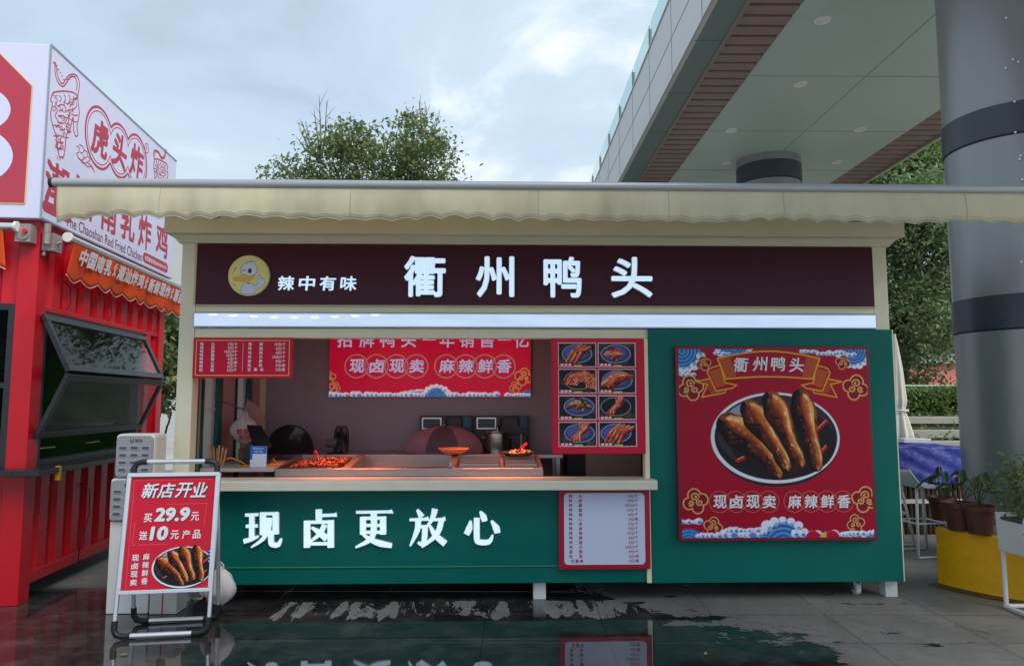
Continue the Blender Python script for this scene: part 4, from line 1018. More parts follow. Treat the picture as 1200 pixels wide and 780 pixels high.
tag(obj('hook', MB().tube([(-2.374, 6.42, 1.50), (-2.2, 6.42, 1.44), (-2.16, 6.42, 1.413)], 0.005, 6), STEEL, origin=(-2.374, 6.42, 1.5)), 'steel hook on the left wall carrying the plastic bag with pink print', 'hook')
cb = thing('cardboard_sheet', 'pinkish folded cardboard sheet leaning upright behind the hanging bag', 'cardboard', (-2.18, 6.75, 0.981))
obj('flap', MB().prism([(-2.30, 0.99), (-2.13, 0.99), (-2.08, 1.36), (-2.12, 1.44), (-2.24, 1.52), (-2.28, 1.30)], 6.70, 6.708), mat('pink_card', lin(176, 140, 136), 0.7, var=0.1), cb)

# work table along the back wall and what stands on it
bt = thing('work_table', 'dark steel work table along the back wall of the hatch', 'table', (-0.7, 7.2, 0.166))
obj('table_top', MB().box(-1.95, 0.66, 6.92, 7.48, 0.965, 1.0), STEEL, bt, bevel=0.003)
for x, y_ in ((-1.93, 6.95), (0.6, 6.95), (-1.93, 7.42), (0.6, 7.42)): obj('leg', MB().box(x, x + 0.035, y_, y_ + 0.035, 0.166, 0.964), STEEL, bt)
obj('lower_shelf', MB().box(-1.90, 0.59, 6.99, 7.41, 0.40, 0.42), STEEL, bt)
dk = thing('splash_shield', 'dark smoky round topped plastic shield standing behind the heap of braised pieces', 'splash shield', (-1.92, 7.0, 1.001))
sx0, sx1 = at(312, 530, 7.0).x, at(367, 530, 7.0).x
scx, srx = (sx0 + sx1) / 2, (sx1 - sx0) / 2
arc = [(scx + srx * math.cos(R(a)), 1.001 + 0.27 * max(0, math.sin(R(a))) ** 0.8) for a in range(0, 181, 9)]
obj('pane', MB().prism(arc, 6.996, 7.004), mat('smoky_plastic', (0.03, 0.026, 0.03), 0.08, spec=0.7), dk)
obj('rim', MB().tube([(x, 7.0, z) for x, z in arc], 0.008, 8), BLACKPL, dk)
fx_ = at(400, 515, 7.05)
fan = thing('desk_fan', 'black desk fan seen edge on with a grey motor on the work table', 'fan', (fx_.x - 0.05, 7.05, 1.001))
obj('base', MB().lathe([(0.0, 1.001), (0.075, 1.001), (0.075, 1.012), (0.015, 1.02), (0.012, 1.08), (0.0, 1.08)], (fx_.x - 0.06, 7.05, 0), 20), BLACKPL, fan)
obj('motor', MB().tube([(fx_.x - 0.15, 7.07, 1.10), (fx_.x - 0.13, 7.07, 1.10), (fx_.x - 0.03, 7.05, 1.10)], [0.03, 0.042, 0.042], 14), mat('motor_grey', lin(120, 112, 112), 0.45), fan, smooth=True, autosm=40)
cage = MB()
fdir = Matrix.Rotation(R(28), 4, 'Z')
FC = Vector((fx_.x, 7.05, 1.13))
for dx in (-0.03, 0.03):
    cage.tube([FC + fdir @ Vector((dx, 0.135 * math.cos(a), 0.135 * math.sin(a))) for a in np.linspace(0, 2 * math.pi, 33)], 0.006, 6)
for k in range(26):
    a = k / 26 * 2 * math.pi
    cage.tube([FC + fdir @ Vector((-0.045, 0.03 * math.cos(a), 0.03 * math.sin(a))), FC + fdir @ Vector((-0.03, 0.135 * math.cos(a), 0.135 * math.sin(a))), FC + fdir @ Vector((0.03, 0.135 * math.cos(a), 0.135 * math.sin(a))), FC + fdir @ Vector((0.045, 0.03 * math.cos(a), 0.03 * math.sin(a)))], 0.0022, 4)
cage.tube([FC + fdir @ Vector((0.04, 0, 0)), FC + fdir @ Vector((0.05, 0, 0))], 0.04, 14)
obj('cage', cage, BLACKPL, fan)
bl = MB()
for k in range(3):
    a = k * 2.094
    bl.grid(lambda u_, v_: FC + fdir @ Vector((0.03 * (u_ - 0.5), (0.02 + 0.1 * v_) * math.cos(a + u_ * 1.3), (0.02 + 0.1 * v_) * math.sin(a + u_ * 1.3))), 6, 4)
obj('blade', bl, mat('fan_blade', (0.05, 0.05, 0.055), 0.3), fan)

dx0, dx1 = at(472, 530, 6.98).x, at(566, 530, 6.98).x
dc = Vector(((dx0 + dx1) / 2, 7.14, 1.001)); dr = (dx1 - dx0) / 2
dome = thing('food_cover', 'folding dusty purple mesh food cover like a small umbrella on the work table', 'food cover', tuple(dc))
PUR = mat('purple_cloth', lin(170, 124, 142), 0.75, var=0.08); PURD = mat('purple_mesh', lin(104, 78, 94), 0.7, var=0.1)
NG = 8
def dome_pt(k, v_, s_=0.0):
    a0, a1 = 2 * math.pi * (k - 0.5) / NG - 1.57, 2 * math.pi * (k + 0.5) / NG - 1.57
    rr = math.sin(v_ * math.pi / 2) * (1.0 + 0.06 * v_)
    p0 = Vector((math.cos(a0), math.sin(a0), 0)); p1 = Vector((math.cos(a1), math.sin(a1), 0))
    p = p0.lerp(p1, s_)
    bul = 1 + 0.03 * math.sin(math.pi * s_)
    return dc + Vector((p.x * dr * rr * bul, p.y * 0.3 * rr * bul, 0.012 + 0.25 * math.cos(v_ * math.pi / 2) ** 0.85))
for k in range(NG):
    obj('gore', MB().grid(lambda u_, v_: dome_pt(k, v_, u_), 6, 12), PURD if k in (0, 4) else PUR, dome, smooth=True)
obj('hem', MB().tube([dome_pt(k, 1.0, s_) for k in range(NG) for s_ in (0, 0.5)] + [dome_pt(0, 1.0, 0)], 0.006, 6), PUR, dome)
obj('knob', MB().lathe([(0.0, 0.25), (0.012, 0.255), (0.014, 0.275), (0.0, 0.29)], tuple(dc), 12), PUR, dome)

for i, (pa, pb, lab) in enumerate(((492, 553, 'dark boiler with a silver framed display behind the purple food cover'), (556, 619, 'dark boiler with a silver framed display behind the steel stock pot'))):
    a, c = at(pa, 530, 7.4).x, at(pb, 530, 7.4).x
    bo = thing('boiler', lab, 'boiler', ((a + c) / 2, 7.42, 1.001), group='boilers on the back work table')
    zt = at(520, 487, 7.34).z
    obj('cabinet', MB().box(a, c, 7.36, 7.475, 1.001, zt), mat('boiler_dark', (0.05, 0.042, 0.046), 0.4, var=0.1), bo, bevel=0.004)
    obj('display_frame', MB().box(a + 0.02, a + 0.22, 7.345, 7.359, zt - 0.135, zt - 0.015), STEEL, bo, bevel=0.003)
    obj('display', MB().box(a + 0.035, a + 0.205, 7.341, 7.3445, zt - 0.12, zt - 0.03), mat('dark_screen', (0.01, 0.01, 0.02), 0.1), bo)
    obj('blue_label', MB().box(c - 0.085, c - 0.01, 7.352, 7.3595, zt - 0.12, zt - 0.005), mat('label_blue', lin(20, 96, 128), 0.4), bo)
    obj('handle', MB().tube([(a + 0.265, 7.35, zt - 0.12), (a + 0.265, 7.33, zt - 0.03), (a + 0.29, 7.325, zt - 0.01), (c - 0.125, 7.325, zt - 0.01), (c - 0.10, 7.33, zt - 0.04), (c - 0.10, 7.35, zt - 0.1)], 0.007, 8), mat('handle_dark', (0.08, 0.07, 0.07), 0.35, metal=0.6), bo)
    obj('spout', MB().tube([(a + 0.24, 7.345, zt - 0.10), (a + 0.24, 7.30, zt - 0.10), (a + 0.24, 7.29, zt - 0.15)], [0.012, 0.012, 0.02], 8), BLACKPL, bo)
pc_ = at(583, 520, 7.14)
pot = thing('stock_pot', 'tall stainless stock pot on the work table in front of the right boiler', 'pot', (pc_.x, 7.14, 1.001))
obj('pot_body', MB().lathe([(0, 1.001), (0.115, 1.001), (0.118, 1.01), (0.118, 1.19), (0.124, 1.196), (0.116, 1.198)], (pc_.x, 7.14, 0), 30), STEEL, pot, smooth=True, autosm=40)
obj('lid', MB().lathe([(0.122, 1.199), (0.12, 1.206), (0.05, 1.218), (0.012, 1.22), (0.012, 1.235), (0.02, 1.25), (0, 1.252)], (pc_.x, 7.14, 0), 30), STEEL, pot, smooth=True, autosm=40)
for s_ in (-1, 1): obj('handle', MB().tube([(pc_.x + s_ * 0.117, 7.11, 1.15), (pc_.x + s_ * 0.15, 7.115, 1.152), (pc_.x + s_ * 0.15, 7.165, 1.152), (pc_.x + s_ * 0.117, 7.17, 1.15)], 0.006, 6), STEEL, pot)
tb = thing('cleaver_block', 'narrow dark block with a pale upright rule right of the stock pot', 'block', (at(610, 530, 7.2).x, 7.22, 1.001))
px_ = at(610, 530, 7.2).x
obj('block', MB().box(px_ - 0.09, px_ + 0.06, 7.16, 7.28, 1.001, 1.17), mat('dark_block', (0.022, 0.02, 0.028), 0.35), tb, bevel=0.004)
obj('pale_rule', MB().box(px_ - 0.005, px_ + 0.012, 7.15, 7.1595, 1.001, 1.18), mat('pale_green_plastic', lin(130, 160, 140), 0.4), tb)
wc = at(531.5, 527, 6.46)
wk = thing('wicker_sieve', 'shallow round wicker sieve resting on the back rim of the food warmer', 'sieve', (wc.x, 6.46, 1.037))
obj('bowl', MB().lathe([(0.0, 1.037), (0.06, 1.039), (0.11, 1.062), (0.128, 1.080), (0.132, 1.086), (0.124, 1.086), (0.105, 1.068), (0.06, 1.047), (0, 1.045)], (wc.x, 6.46, 0), 32), mat('wicker', lin(196, 140, 92), 0.7, var=0.25, vscale=60, bump=0.6, bscale=90), wk, smooth=True)
obj('rim', MB().tube([(wc.x + 0.13 * math.cos(a), 6.46 + 0.13 * math.sin(a), 1.087) for a in np.linspace(0, 2 * math.pi, 33)], 0.006, 6), mat('wicker', (0, 0, 0)), wk)
pcn = at(607, 530, 6.34)
pan = thing('frying_pan', 'steel pan of mixed vegetables at the right end of the food warmer', 'pan', (pcn.x, 6.34, 1.013))
obj('pan_body', MB().lathe([(0, 1.030), (0.11, 1.032), (0.145, 1.062), (0.15, 1.066), (0.14, 1.066), (0.105, 1.040), (0, 1.038)], (pcn.x, 6.34, 0), 30), STEEL, pan, smooth=True, autosm=50)
vg = MB()
for i in range(40):
    a, r_ = random.uniform(0, 6.28), 0.10 * math.sqrt(random.random())
    c = Vector((pcn.x + r_ * math.cos(a), 6.34 + r_ * math.sin(a), 1.055 + random.uniform(0, .02)))
    vg.obox(c, (random.uniform(.015, .04), random.uniform(.012, .03), random.uniform(.008, .02)), Matrix.Rotation(random.uniform(0, 3), 3, random.choice('XYZ')), m=i % 3)
obj('vegetables', vg, [mat('veg_yellow', lin(196, 160, 80), 0.5), mat('veg_white', lin(190, 184, 160), 0.5), mat('veg_dark', lin(58, 44, 32), 0.5)], pan)
ladle = thing('ladle', 'red handled ladle lying in the pan of mixed vegetables', 'ladle', (pcn.x + 0.02, 6.3, 1.07))
obj('scoop', MB().tube([(pcn.x - 0.03, 6.29, 1.06), (pcn.x + 0.01, 6.27, 1.085)], [0.02, 0.008], 10), STEEL, ladle)
obj('red_grip', MB().tube([(pcn.x + 0.01, 6.27, 1.086), (pcn.x + 0.07, 6.24, 1.145)], [0.008, 0.011], 10), mat('red_plastic', (0, 0, 0)), ladle)
fr = thing('fridge', 'beige fronted cabinet with dark frame in the back right corner under the photo menu', 'cabinet', (1.1, 7.25, 0.166))
obj('case', MB().box(0.72, 1.46, 7.12, 7.47, 0.166, 1.75), mat('fridge_dark', (0.03, 0.028, 0.034), 0.4), fr, bevel=0.005)
obj('door', MB().box(0.90, 1.44, 7.10, 7.119, 0.2, 1.72), mat('fridge_beige', lin(166, 156, 146), 0.45, var=0.05), fr, bevel=0.004)
obj('handle', MB().box(0.93, 0.95, 7.07, 7.099, 1.2, 1.45), STEEL, fr)

# ------------------------------------------------------------------ red kiosk to the left
KX, KY, KA = -3.5, 5.6, R(4.57)
ko = thing('red_kiosk', 'red corrugated kiosk with lilac sign box, black folding windows and orange scalloped blinds', 'kiosk', (KX, KY, 0), KA, local=True)
def kp(name, mb, m, parent=None, **k): return obj(name, mb, m, parent or ko, world=False, **k)
def kside(px, py, off=0.0):       # survey: where a photo pixel meets the kiosk's side plane (x = off), as (y, z) in its frame
    ca, sa = math.cos(KA), math.sin(KA)
    d = _bR * ((px - 600) / FPX) + _bU * ((390 - py) / FPX) + _bW
    lx = lambda v: v.x * ca + v.y * sa
    ly = lambda v: -v.x * sa + v.y * ca
    o = Vector((-KX, -KY, CAM_H)); t = (off - lx(o)) / lx(d); q = o + d * t
    return (ly(q), q.z)
KL, KW = 2.66, 6.0
for x, y_ in ((-0.15, 0.0), (-0.15, KL - 0.15), (-KW, 0.0), (-KW, KL - 0.15), (-2.6, 0.0)):
    kp('corner_post', MB().box(x, x + 0.15, y_, y_ + 0.15, 0, 2.885), RED, bevel=0.006)
def corr(y0, y1, z0, z1, x=-0.05, amp=0.035, pitch=0.26, axis='y', flip=1):
    mb = MB(); pts = []; yq = y0
    seq = ((0.0, 0), (0.30, 0), (0.42, 1), (0.88, 1))
    while yq < y1 - 1e-6:
        for f, a in seq:
            p = yq + f * pitch
            if p < y1: pts.append((p, x + a * amp))
        yq += pitch
    pts.append((y1, x))
    V, F = [], []
    for p, xx in pts:
        for z in (z0, z1): V.append((xx, p, z) if axis == 'y' else (p, -xx * flip, z))
    for i in range(len(pts) - 1): F.append((2 * i, 2 * i + 2, 2 * i + 3, 2 * i + 1))
    return mb.add(V, F)
kp('side_lower_wall', corr(0.151, 2.508, 0.215, 0.955), RED)
kp('side_upper_wall', corr(0.151, 2.508, 2.245, 2.84), RED)
kp('side_end_wall', corr(2.08, 2.508, 0.956, 2.244), RED)
kp('front_lower_wall', corr(-2.449, -0.151, 0.215, 0.955, axis='x'), RED)
kp('front_upper_wall', corr(-2.449, -0.151, 2.245, 2.84, axis='x'), RED)
for nm, b6 in (('bottom_rail', (-0.10, -0.004, 0.151, 2.509, 0.125, 0.214)), ('top_rail', (-0.10, -0.004, 0.151, 2.509, 2.841, 2.885)), ('bottom_rail', (-5.84, -0.151, 0.004, 0.1, 0.125, 0.214)), ('top_rail', (-5.84, -0.151, 0.004, 0.1, 2.841, 2.885)), ('lintel', (-0.10, -0.012, 0.151, 2.508, 2.205, 2.244))):
    kp(nm, MB().box(*b6), RED, bevel=0.004)
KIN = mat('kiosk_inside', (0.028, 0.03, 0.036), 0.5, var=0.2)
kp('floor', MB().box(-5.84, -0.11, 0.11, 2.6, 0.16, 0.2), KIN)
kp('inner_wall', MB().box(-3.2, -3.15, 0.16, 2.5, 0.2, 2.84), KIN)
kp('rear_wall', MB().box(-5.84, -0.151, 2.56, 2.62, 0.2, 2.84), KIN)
kp('turf_panel', MB().box(-1.35, -0.25, 2.54, 2.559, 0.9, 2.0), mat('turf_green', lin(56, 110, 44), 0.8, var=0.4, vscale=60, bump=0.5, bscale=120))
kp('orange_panel', MB().box(-0.245, -0.16, 2.54, 2.558, 0.9, 2.0), mat('orange_board', lin(220, 96, 40), 0.5))
kp('inner_counter', MB().box(-2.4, -1.5, 1.2, 2.2, 0.2, 1.0), mat('inner_counter', lin(60, 44, 34), 0.5))
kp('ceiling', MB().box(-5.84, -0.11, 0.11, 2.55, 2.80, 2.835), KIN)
gm = MB()
for k in range(14): gm.tube([(-1.05, 0.25 + 0.13 * k, 0.96), (-1.05, 0.25 + 0.13 * k, 2.2)], 0.004, 4)
for k in range(10): gm.tube([(-1.047, 0.2, 1.0 + 0.13 * k), (-1.047, 2.05, 1.0 + 0.13 * k)], 0.004, 4)
kp('wire_grid', gm, DARKMETAL)
gm = MB()
for k in range(17): gm.tube([(-2.4 + 0.13 * k, 0.5, 0.96), (-2.4 + 0.13 * k, 0.5, 2.2)], 0.004, 4)
for k in range(10): gm.tube([(-2.45, 0.503, 1.0 + 0.13 * k), (-0.2, 0.503, 1.0 + 0.13 * k)], 0.004, 4)
kp('wire_grid', gm, DARKMETAL)
kp('grid_backing', MB().box(-2.45, -1.10, 0.51, 0.53, 0.96, 2.2).box(-1.09, -1.06, 0.53, 2.1, 0.96, 1.75), mat('grid_backing', lin(58, 62, 72), 0.5))
CTOP = mat('black_counter', (0.02, 0.021, 0.026), 0.25, var=0.2)
kp('counter', MB().box(0.003, 0.19, -0.18, 2.07, 0.957, 1.0).box(-2.6, 0.002, -0.18, -0.003, 0.957, 1.0).box(-0.3, 0.0025, 0.152, 2.07, 0.957, 1.0), CTOP, bevel=0.004)
PANE = mat('kiosk_pane', (0.62, 0.68, 0.66), 0.02, trans=1.0, ior=1.14, spec=0.3)
FRM = mat('black_aluminium', (0.022, 0.024, 0.028), 0.35, var=0.1)
wf = MB()
for b6 in ((-0.09, -0.01, 0.152, 0.20, 1.002, 2.203), (-0.09, -0.01, 2.03, 2.078, 1.002, 2.203), (-0.09, -0.01, 0.201, 2.029, 1.002, 1.05), (-0.09, -0.01, 0.201, 2.029, 2.155, 2.203)): wf.box(*b6)
kp('window_frame', wf, FRM)
wf = MB()
for b6 in ((-2.448, -2.40, 0.01, 0.09, 1.002, 2.243), (-0.20, -0.152, 0.01, 0.09, 1.002, 2.243), (-2.399, -0.201, 0.01, 0.09, 1.002, 1.05), (-2.399, -0.201, 0.01, 0.09, 2.195, 2.243), (-2.399, -0.201, 0.02, 0.06, 1.60, 1.64)): wf.box(*b6)
kp('window_frame', wf, FRM)
def sash(p0, p1, y0, y1):        # p = (x, z) of its two long edges
    a, c = Vector((p0[0], 0, p0[1])), Vector((p1[0], 0, p1[1])); d = (c - a).normalized(); n = Vector((-d.z, 0, d.x)) * 0.018
    mb = MB(); w = 0.055
    def bar(s0, s1, ya, yb):
        P = []
        for yy in (ya, yb):
            for s_ in (s0, s1):
                for sg in (-1, 1):
                    q = a + d * s_ + n * sg; P.append((q.x, yy, q.z))
        mb.add(P, [(0, 1, 3, 2), (4, 6, 7, 5), (0, 4, 5, 1), (2, 3, 7, 6), (0, 2, 6, 4), (1, 5, 7, 3)])
    Ls = (c - a).length
    bar(0, w, y0, y1); bar(Ls - w, Ls, y0, y1); bar(w, Ls - w, y0, y0 + w); bar(w, Ls - w, y1 - w, y1)
    s_ = kp('sash', mb, FRM, bevel=0.003)
    g_ = MB(); P = []
    for sg in (-0.2, 0.2):
        for yy in (y0 + w, y1 - w):
            for t in (w, Ls - w):
                q = a + d * t + n * sg; P.append((q.x, yy, q.z))
    g_.add(P, [(0, 1, 3, 2), (4, 6, 7, 5), (0, 2, 6, 4), (1, 5, 7, 3), (0, 4, 5, 1), (2, 3, 7, 6)])
    kp('pane', g_, PANE, s_)
sash((0.012, 2.17), (0.225, 1.73), 0.07, 2.06)
sash((0.225, 1.715), (0.012, 1.22), 0.07, 2.06)
kp('rear_shelf', MB().box(-2.4, -0.3, 2.2, 2.5, 1.25, 1.29), mat('shelf_wood', lin(120, 84, 60), 0.6, var=0.2))
kp('stay', MB().tube([(-0.03, 0.18, 1.13), (0.05, 0.3, 1.14)], 0.008, 6).tube([(-0.03, 1.0, 1.13), (0.04, 1.1, 1.14)], 0.008, 6), STEEL)
for pts in ([(0.008, 0.30, 2.50), (0.02, 0.46, 2.44), (0.015, 0.50, 2.30), (0.012, 0.42, 2.24)], [(0.008, 0.95, 2.52), (0.03, 1.2, 2.44), (0.02, 1.26, 2.3), (0.012, 1.2, 2.24)],
            [(0.008, 1.4, 2.55), (0.03, 1.6, 2.48), (0.02, 1.62, 2.34), (0.012, 1.5, 2.30)], [(0.008, 2.1, 2.5), (0.03, 2.35, 2.42), (0.02, 2.38, 2.3), (0.012, 2.3, 2.25)], [(0.0, 0.85, 0.80), (0.015, 1.02, 0.72), (0.02, 1.02, 0.5), (0.012, 0.9, 0.30), (0.012, 0.88, 0.12)]):
    kp('loose_wire', MB().tube(pts, 0.0045, 5), mat('wire_purple', lin(78, 22, 44), 0.5), smooth=True)
kp('strap', MB().box(0.16, 0.192, 0.10, 0.13, 0.90, 1.008), mat('yellow_cord', (0, 0, 0)))
# sign box
LIL = mat('lilac_acrylic', lin(206, 207, 232), 0.3, var=0.02, vscale=1.5)
sgn = kp('sign_box', MB().box(-KW - 0.05, 0.035, -0.075, KL + 0.04, 2.89, 4.275), LIL, bevel=0.006)
kp('edge_trim', MB().box(0.0352, 0.040, -0.0752, KL + 0.04, 4.262, 4.277).box(0.0352, 0.040, -0.0752, KL + 0.04, 2.888, 2.902).box(0.028, 0.041, -0.081, -0.0755, 2.888, 4.277), mat('silver_trim', lin(150, 154, 170), 0.35, metal=0.3), sgn)
MARO = mat('maroon_print', lin(176, 58, 78), 0.45)
oc = [(-0.085, 3.0), (-0.085, 3.93), (-0.375, 4.22), (-1.7, 4.22), (-2.0, 3.93), (-2.0, 3.0)]
pl = kp('octagon_plaque', MB().prism(oc, -0.079, -0.0755), MARO, sgn)
def ell(cx, cz, rx, rz, n=40): return [(cx + rx * math.cos(2 * math.pi * k / n), cz + rz * math.sin(2 * math.pi * k / n)) for k in range(n)]
kp('white_lobe', MB().prism(ell(-0.53, 3.73, 0.30, 0.20), -0.081, -0.0795), LIL, sgn)
kp('white_lobe', MB().prism(ell(-0.53, 3.36, 0.34, 0.24), -0.0825, -0.0812), LIL, sgn)
kp('plaque_border', MB().ribbon(oc + oc[:1], 0.008, -0.0795, 0.001), GOLDPR, sgn)
TK = Matrix.Translation((0.0356, 0, 0)) @ Matrix.Rotation(R(90), 4, 'Z')
SX = 0.0355
def cr1(x, y): return kside(x / 3.9, 40 + y / 3.9, SX)        # crop of the sign at 3.9x
def strokes(lst, w, f=lambda p: p, m=MARO, nm='emblem'):
    mb = MB()
    for i, pts in enumerate(lst):
        P = [f(p) for p in pts]; ww = w[i] if isinstance(w, list) else w
        mb.ribbon(P, ww, -0.0001 * (i % 9), 0.0004, T=TK)
    return kp(nm, mb, m, sgn)
def smooth_pts(pts, n=4):
    P = [Vector(p) for p in pts]; Q = []
    for j in range(len(P) - 1):
        p0, p1, p2, p3 = P[max(j - 1, 0)], P[j], P[j + 1], P[min(j + 2, len(P) - 1)]
        for k in range(n):
            t = k / n; Q.append(tuple(0.5 * (2 * p1 + (p2 - p0) * t + (2 * p0 - 5 * p1 + 4 * p2 - p3) * t * t + (3 * p1 - p0 - 3 * p2 + p3) * t ** 3)))
    Q.append(tuple(P[-1])); return Q
TIGER = [[(242, 128), (250, 140), (252, 175), (262, 215), (285, 240), (305, 222), (318, 200), (340, 196), (352, 222), (350, 258)],
         [(250, 126), (258, 150), (262, 185), (275, 218), (288, 226), (300, 208), (318, 188), (345, 186), (362, 218), (360, 262), (352, 285)],
         [(242, 268), (270, 262), (310, 262), (340, 270), (352, 285), (358, 320), (362, 370), (352, 420), (356, 460), (345, 466), (336, 440)],
         [(242, 268), (232, 300), (240, 320), (232, 360), (236, 400), (248, 440), (258, 470), (262, 520), (272, 562)],
         [(272, 562), (290, 560), (296, 530), (300, 490), (306, 455), (318, 440), (326, 410), (334, 380), (336, 440)],
         [(252, 330), (262, 350), (252, 372), (262, 392)], [(262, 330), (285, 322), (300, 338), (296, 360)], [(268, 352), (280, 348), (290, 356)], [(266, 376), (284, 372), (300, 384)], [(262, 392), (276, 408), (296, 404), (306, 388)],
         [(270, 412), (280, 440), (298, 432)], [(250, 290), (262, 300), (256, 318)], [(270, 280), (280, 296), (272, 312)], [(292, 276), (300, 296), (290, 314)], [(314, 276), (320, 300), (308, 322)], [(336, 284), (334, 310), (318, 334)],
         [(350, 330), (336, 344), (318, 348)], [(356, 370), (340, 372), (326, 366)], [(352, 400), (342, 402), (330, 396)], [(240, 420), (252, 416), (258, 428)], [(256, 470), (268, 462), (280, 470)], [(262, 500), (274, 492), (288, 498)], [(266, 530), (276, 524), (290, 528)],
         [(264, 560), (262, 572)], [(274, 564), (274, 576)], [(286, 562), (288, 572)], [(300, 420), (312, 400), (316, 372)], [(240, 345), (248, 352)], [(308, 345), (318, 360), (312, 380)]]
strokes([smooth_pts(s_) for s_ in TIGER], [0.012 if i < 5 else 0.009 for i in range(len(TIGER))], lambda p: cr1(*p), nm='tiger_emblem')
ts = lambda p: (733 - (p[0] - 300) * 0.50, 515 + (p[1] - 128) * 0.46 + (733 - (p[0] - 300) * 0.50 - 733) * 0.5)
strokes([smooth_pts(s_) for s_ in TIGER], [0.016 if i < 5 else 0.012 for i in range(len(TIGER))], lambda p: cr1(*ts(p)), nm='tiger_emblem')
CL = [[(350, 512), (362, 520), (360, 540), (350, 545)], [(362, 506), (376, 512), (384, 530), (376, 545), (366, 538)], [(384, 530), (398, 540), (398, 560), (386, 566), (380, 554)], [(350, 545), (360, 570), (376, 575), (386, 566)],
      [(360, 565), (380, 590), (400, 585), (412, 572), (402, 560)], [(376, 580), (400, 605), (420, 606), (432, 634)], [(402, 590), (416, 600), (424, 620)]]
hat = []
for k in range(70):
    a_ = k / 70; yb_ = 285 + 250 * a_; half = 50 * (1 - a_) + 14; xb_ = 300 - 26 * a_
    x_ = xb_ + random.uniform(-half, half); y2 = yb_ + random.uniform(-12, 12); an = random.uniform(0, 6.28); l_ = random.uniform(5, 12)
    hat.append([(x_ - l_ * math.cos(an), y2 - l_ * math.sin(an)), (x_ + 3 * math.sin(an), y2 + 4), (x_ + l_ * math.cos(an), y2 + l_ * math.sin(an))])
for k in range(12): hat.append([(254 + k * 8.5, 150 + 60 * min(1, k / 4) - (14 if k > 7 else 0)), (262 + k * 8.2, 144 + 62 * min(1, k / 4) - (14 if k > 7 else 0))])
strokes([smooth_pts(s_) for s_ in hat], 0.007, lambda p: cr1(*p), nm='tiger_stripes')
strokes([smooth_pts(s_) for s_ in CL], 0.010, lambda p: cr1(*p), nm='cloud_emblem')
# three joined circles with the shop's characters
cs = [kside(117, 162, SX), kside(140, 177, SX), kside(160, 189, SX)]
rz = [0.46, 0.44, 0.46]
cc = [(cs[0][0], cs[0][1], 0.27), (cs[1][0], cs[1][1], 0.25), (cs[2][0], cs[2][1], 0.26)]
mb = MB()
for off, w in ((0.0, 0.024), (-0.036, 0.010)):
    for i, (cy_, cz_, r_) in enumerate(cc):
        rr = r_ + off; run = []
        for k in range(97):
            a = 2 * math.pi * k / 96; p = (cy_ + rr * math.cos(a), cz_ + rr * math.sin(a))
            inside = any(math.hypot(p[0] - q[0], p[1] - q[1]) < q[2] + off - 0.004 for j, q in enumerate(cc) if j != i)
            if inside:
                if len(run) > 1: mb.ribbon(run, w, -0.0001 * i, 0.0005, T=TK)
                run = []
            else: run.append(p)
        if len(run) > 1: mb.ribbon(run, w, -0.0001 * i, 0.0005, T=TK)
kp('ring_emblem', mb, MARO, sgn)
mb = MB()
for ch, (cy_, cz_, r_) in zip('虎头炸', cc): mb.text(ch, 0, 0, 0.1, 0, box=(cy_ - 0.16, cz_ - 0.17, cy_ + 0.15, cz_ + 0.17), bold=0.035, T=TK, shear=0.1)
rg = kside(172, 174, SX); mb.ribbon(ell(rg[0], rg[1], 0.05, 0.05, 20) + ell(rg[0], rg[1], 0.05, 0.05, 20)[:1], 0.01, 0, 0.0005, T=TK); mb.text('R', 0, 0, 0.05, 0, box=(rg[0] - .02, rg[1] - .025, rg[0] + .02, rg[1] + .025), T=TK)
for ch, (px, py), w, h in (('潮', (67, 218), 0.36, 0.36), ('汕', (98, 232), 0.33, 0.34), ('南', (128, 250), 0.33, 0.36), ('乳', (150, 261), 0.33, 0.36), ('炸', (170, 272), 0.33, 0.36), ('鸡', (190, 282), 0.34, 0.36)):
    cy_, cz_ = kside(px, py, SX)
    mb.text(ch, 0, 0, 0.1, 0, box=(cy_ - w / 2, cz_ - h / 2, cy_ + w / 2, cz_ + h / 2), bold=0.034, T=TK)
e0, e1 = kside(77, 260, SX), kside(167, 297, SX)
kp('lettering', mb, MARO, sgn)
mb = MB().text('The Chaoshan Red Fried Chicken', 0, 0, 0.1, 0, box=(e0[0], 2.925, e1[0], 3.02), bold=0.012, T=TK)
kp('english_lettering', mb, mat('purple_print', lin(120, 40, 84), 0.45), sgn)
p0, p1 = kside(167, 297, SX), kside(197, 312, SX)
pill = ell(p0[0] + 0.06, 2.995, 0.055, 0.055, 24)
pp = [(p0[0] + 0.07 + 0.055 * math.cos(R(a)), 2.985 + 0.055 * math.sin(R(a))) for a in range(90, 271, 20)] + [(p1[0] - 0.06 + 0.055 * math.cos(R(a)), 2.985 + 0.055 * math.sin(R(a))) for a in range(-90, 91, 20)]
mb = MB().prism(pp, -0.0006, 0.0); mb.v = [tuple(TK @ Vector(q)) for q in mb.v]
kp('phone_pill', mb, MARO, sgn)
kp('phone_lettering', MB().text('全国服务热线:400-839-6799', 0, 0, 0.05, -0.0008, box=(p0[0] + 0.06, 2.96, p1[0] - 0.05, 3.01), bold=0.01, T=TK), WHITEPR, sgn)
p0 = kside(49, 243, SX); pp = [(p0[0] + 0.05 + 0.045 * math.cos(R(a)), 3.0 + 0.045 * math.sin(R(a))) for a in range(90, 271, 20)] + [(p0[0] + 0.40 + 0.045 * math.cos(R(a)), 3.0 + 0.045 * math.sin(R(a))) for a in range(-90, 91, 20)]
mb = MB().prism(pp, -0.0006, 0.0); mb.v = [tuple(TK @ Vector(q)) for q in mb.v]
kp('phone_pill', mb, MARO, sgn)
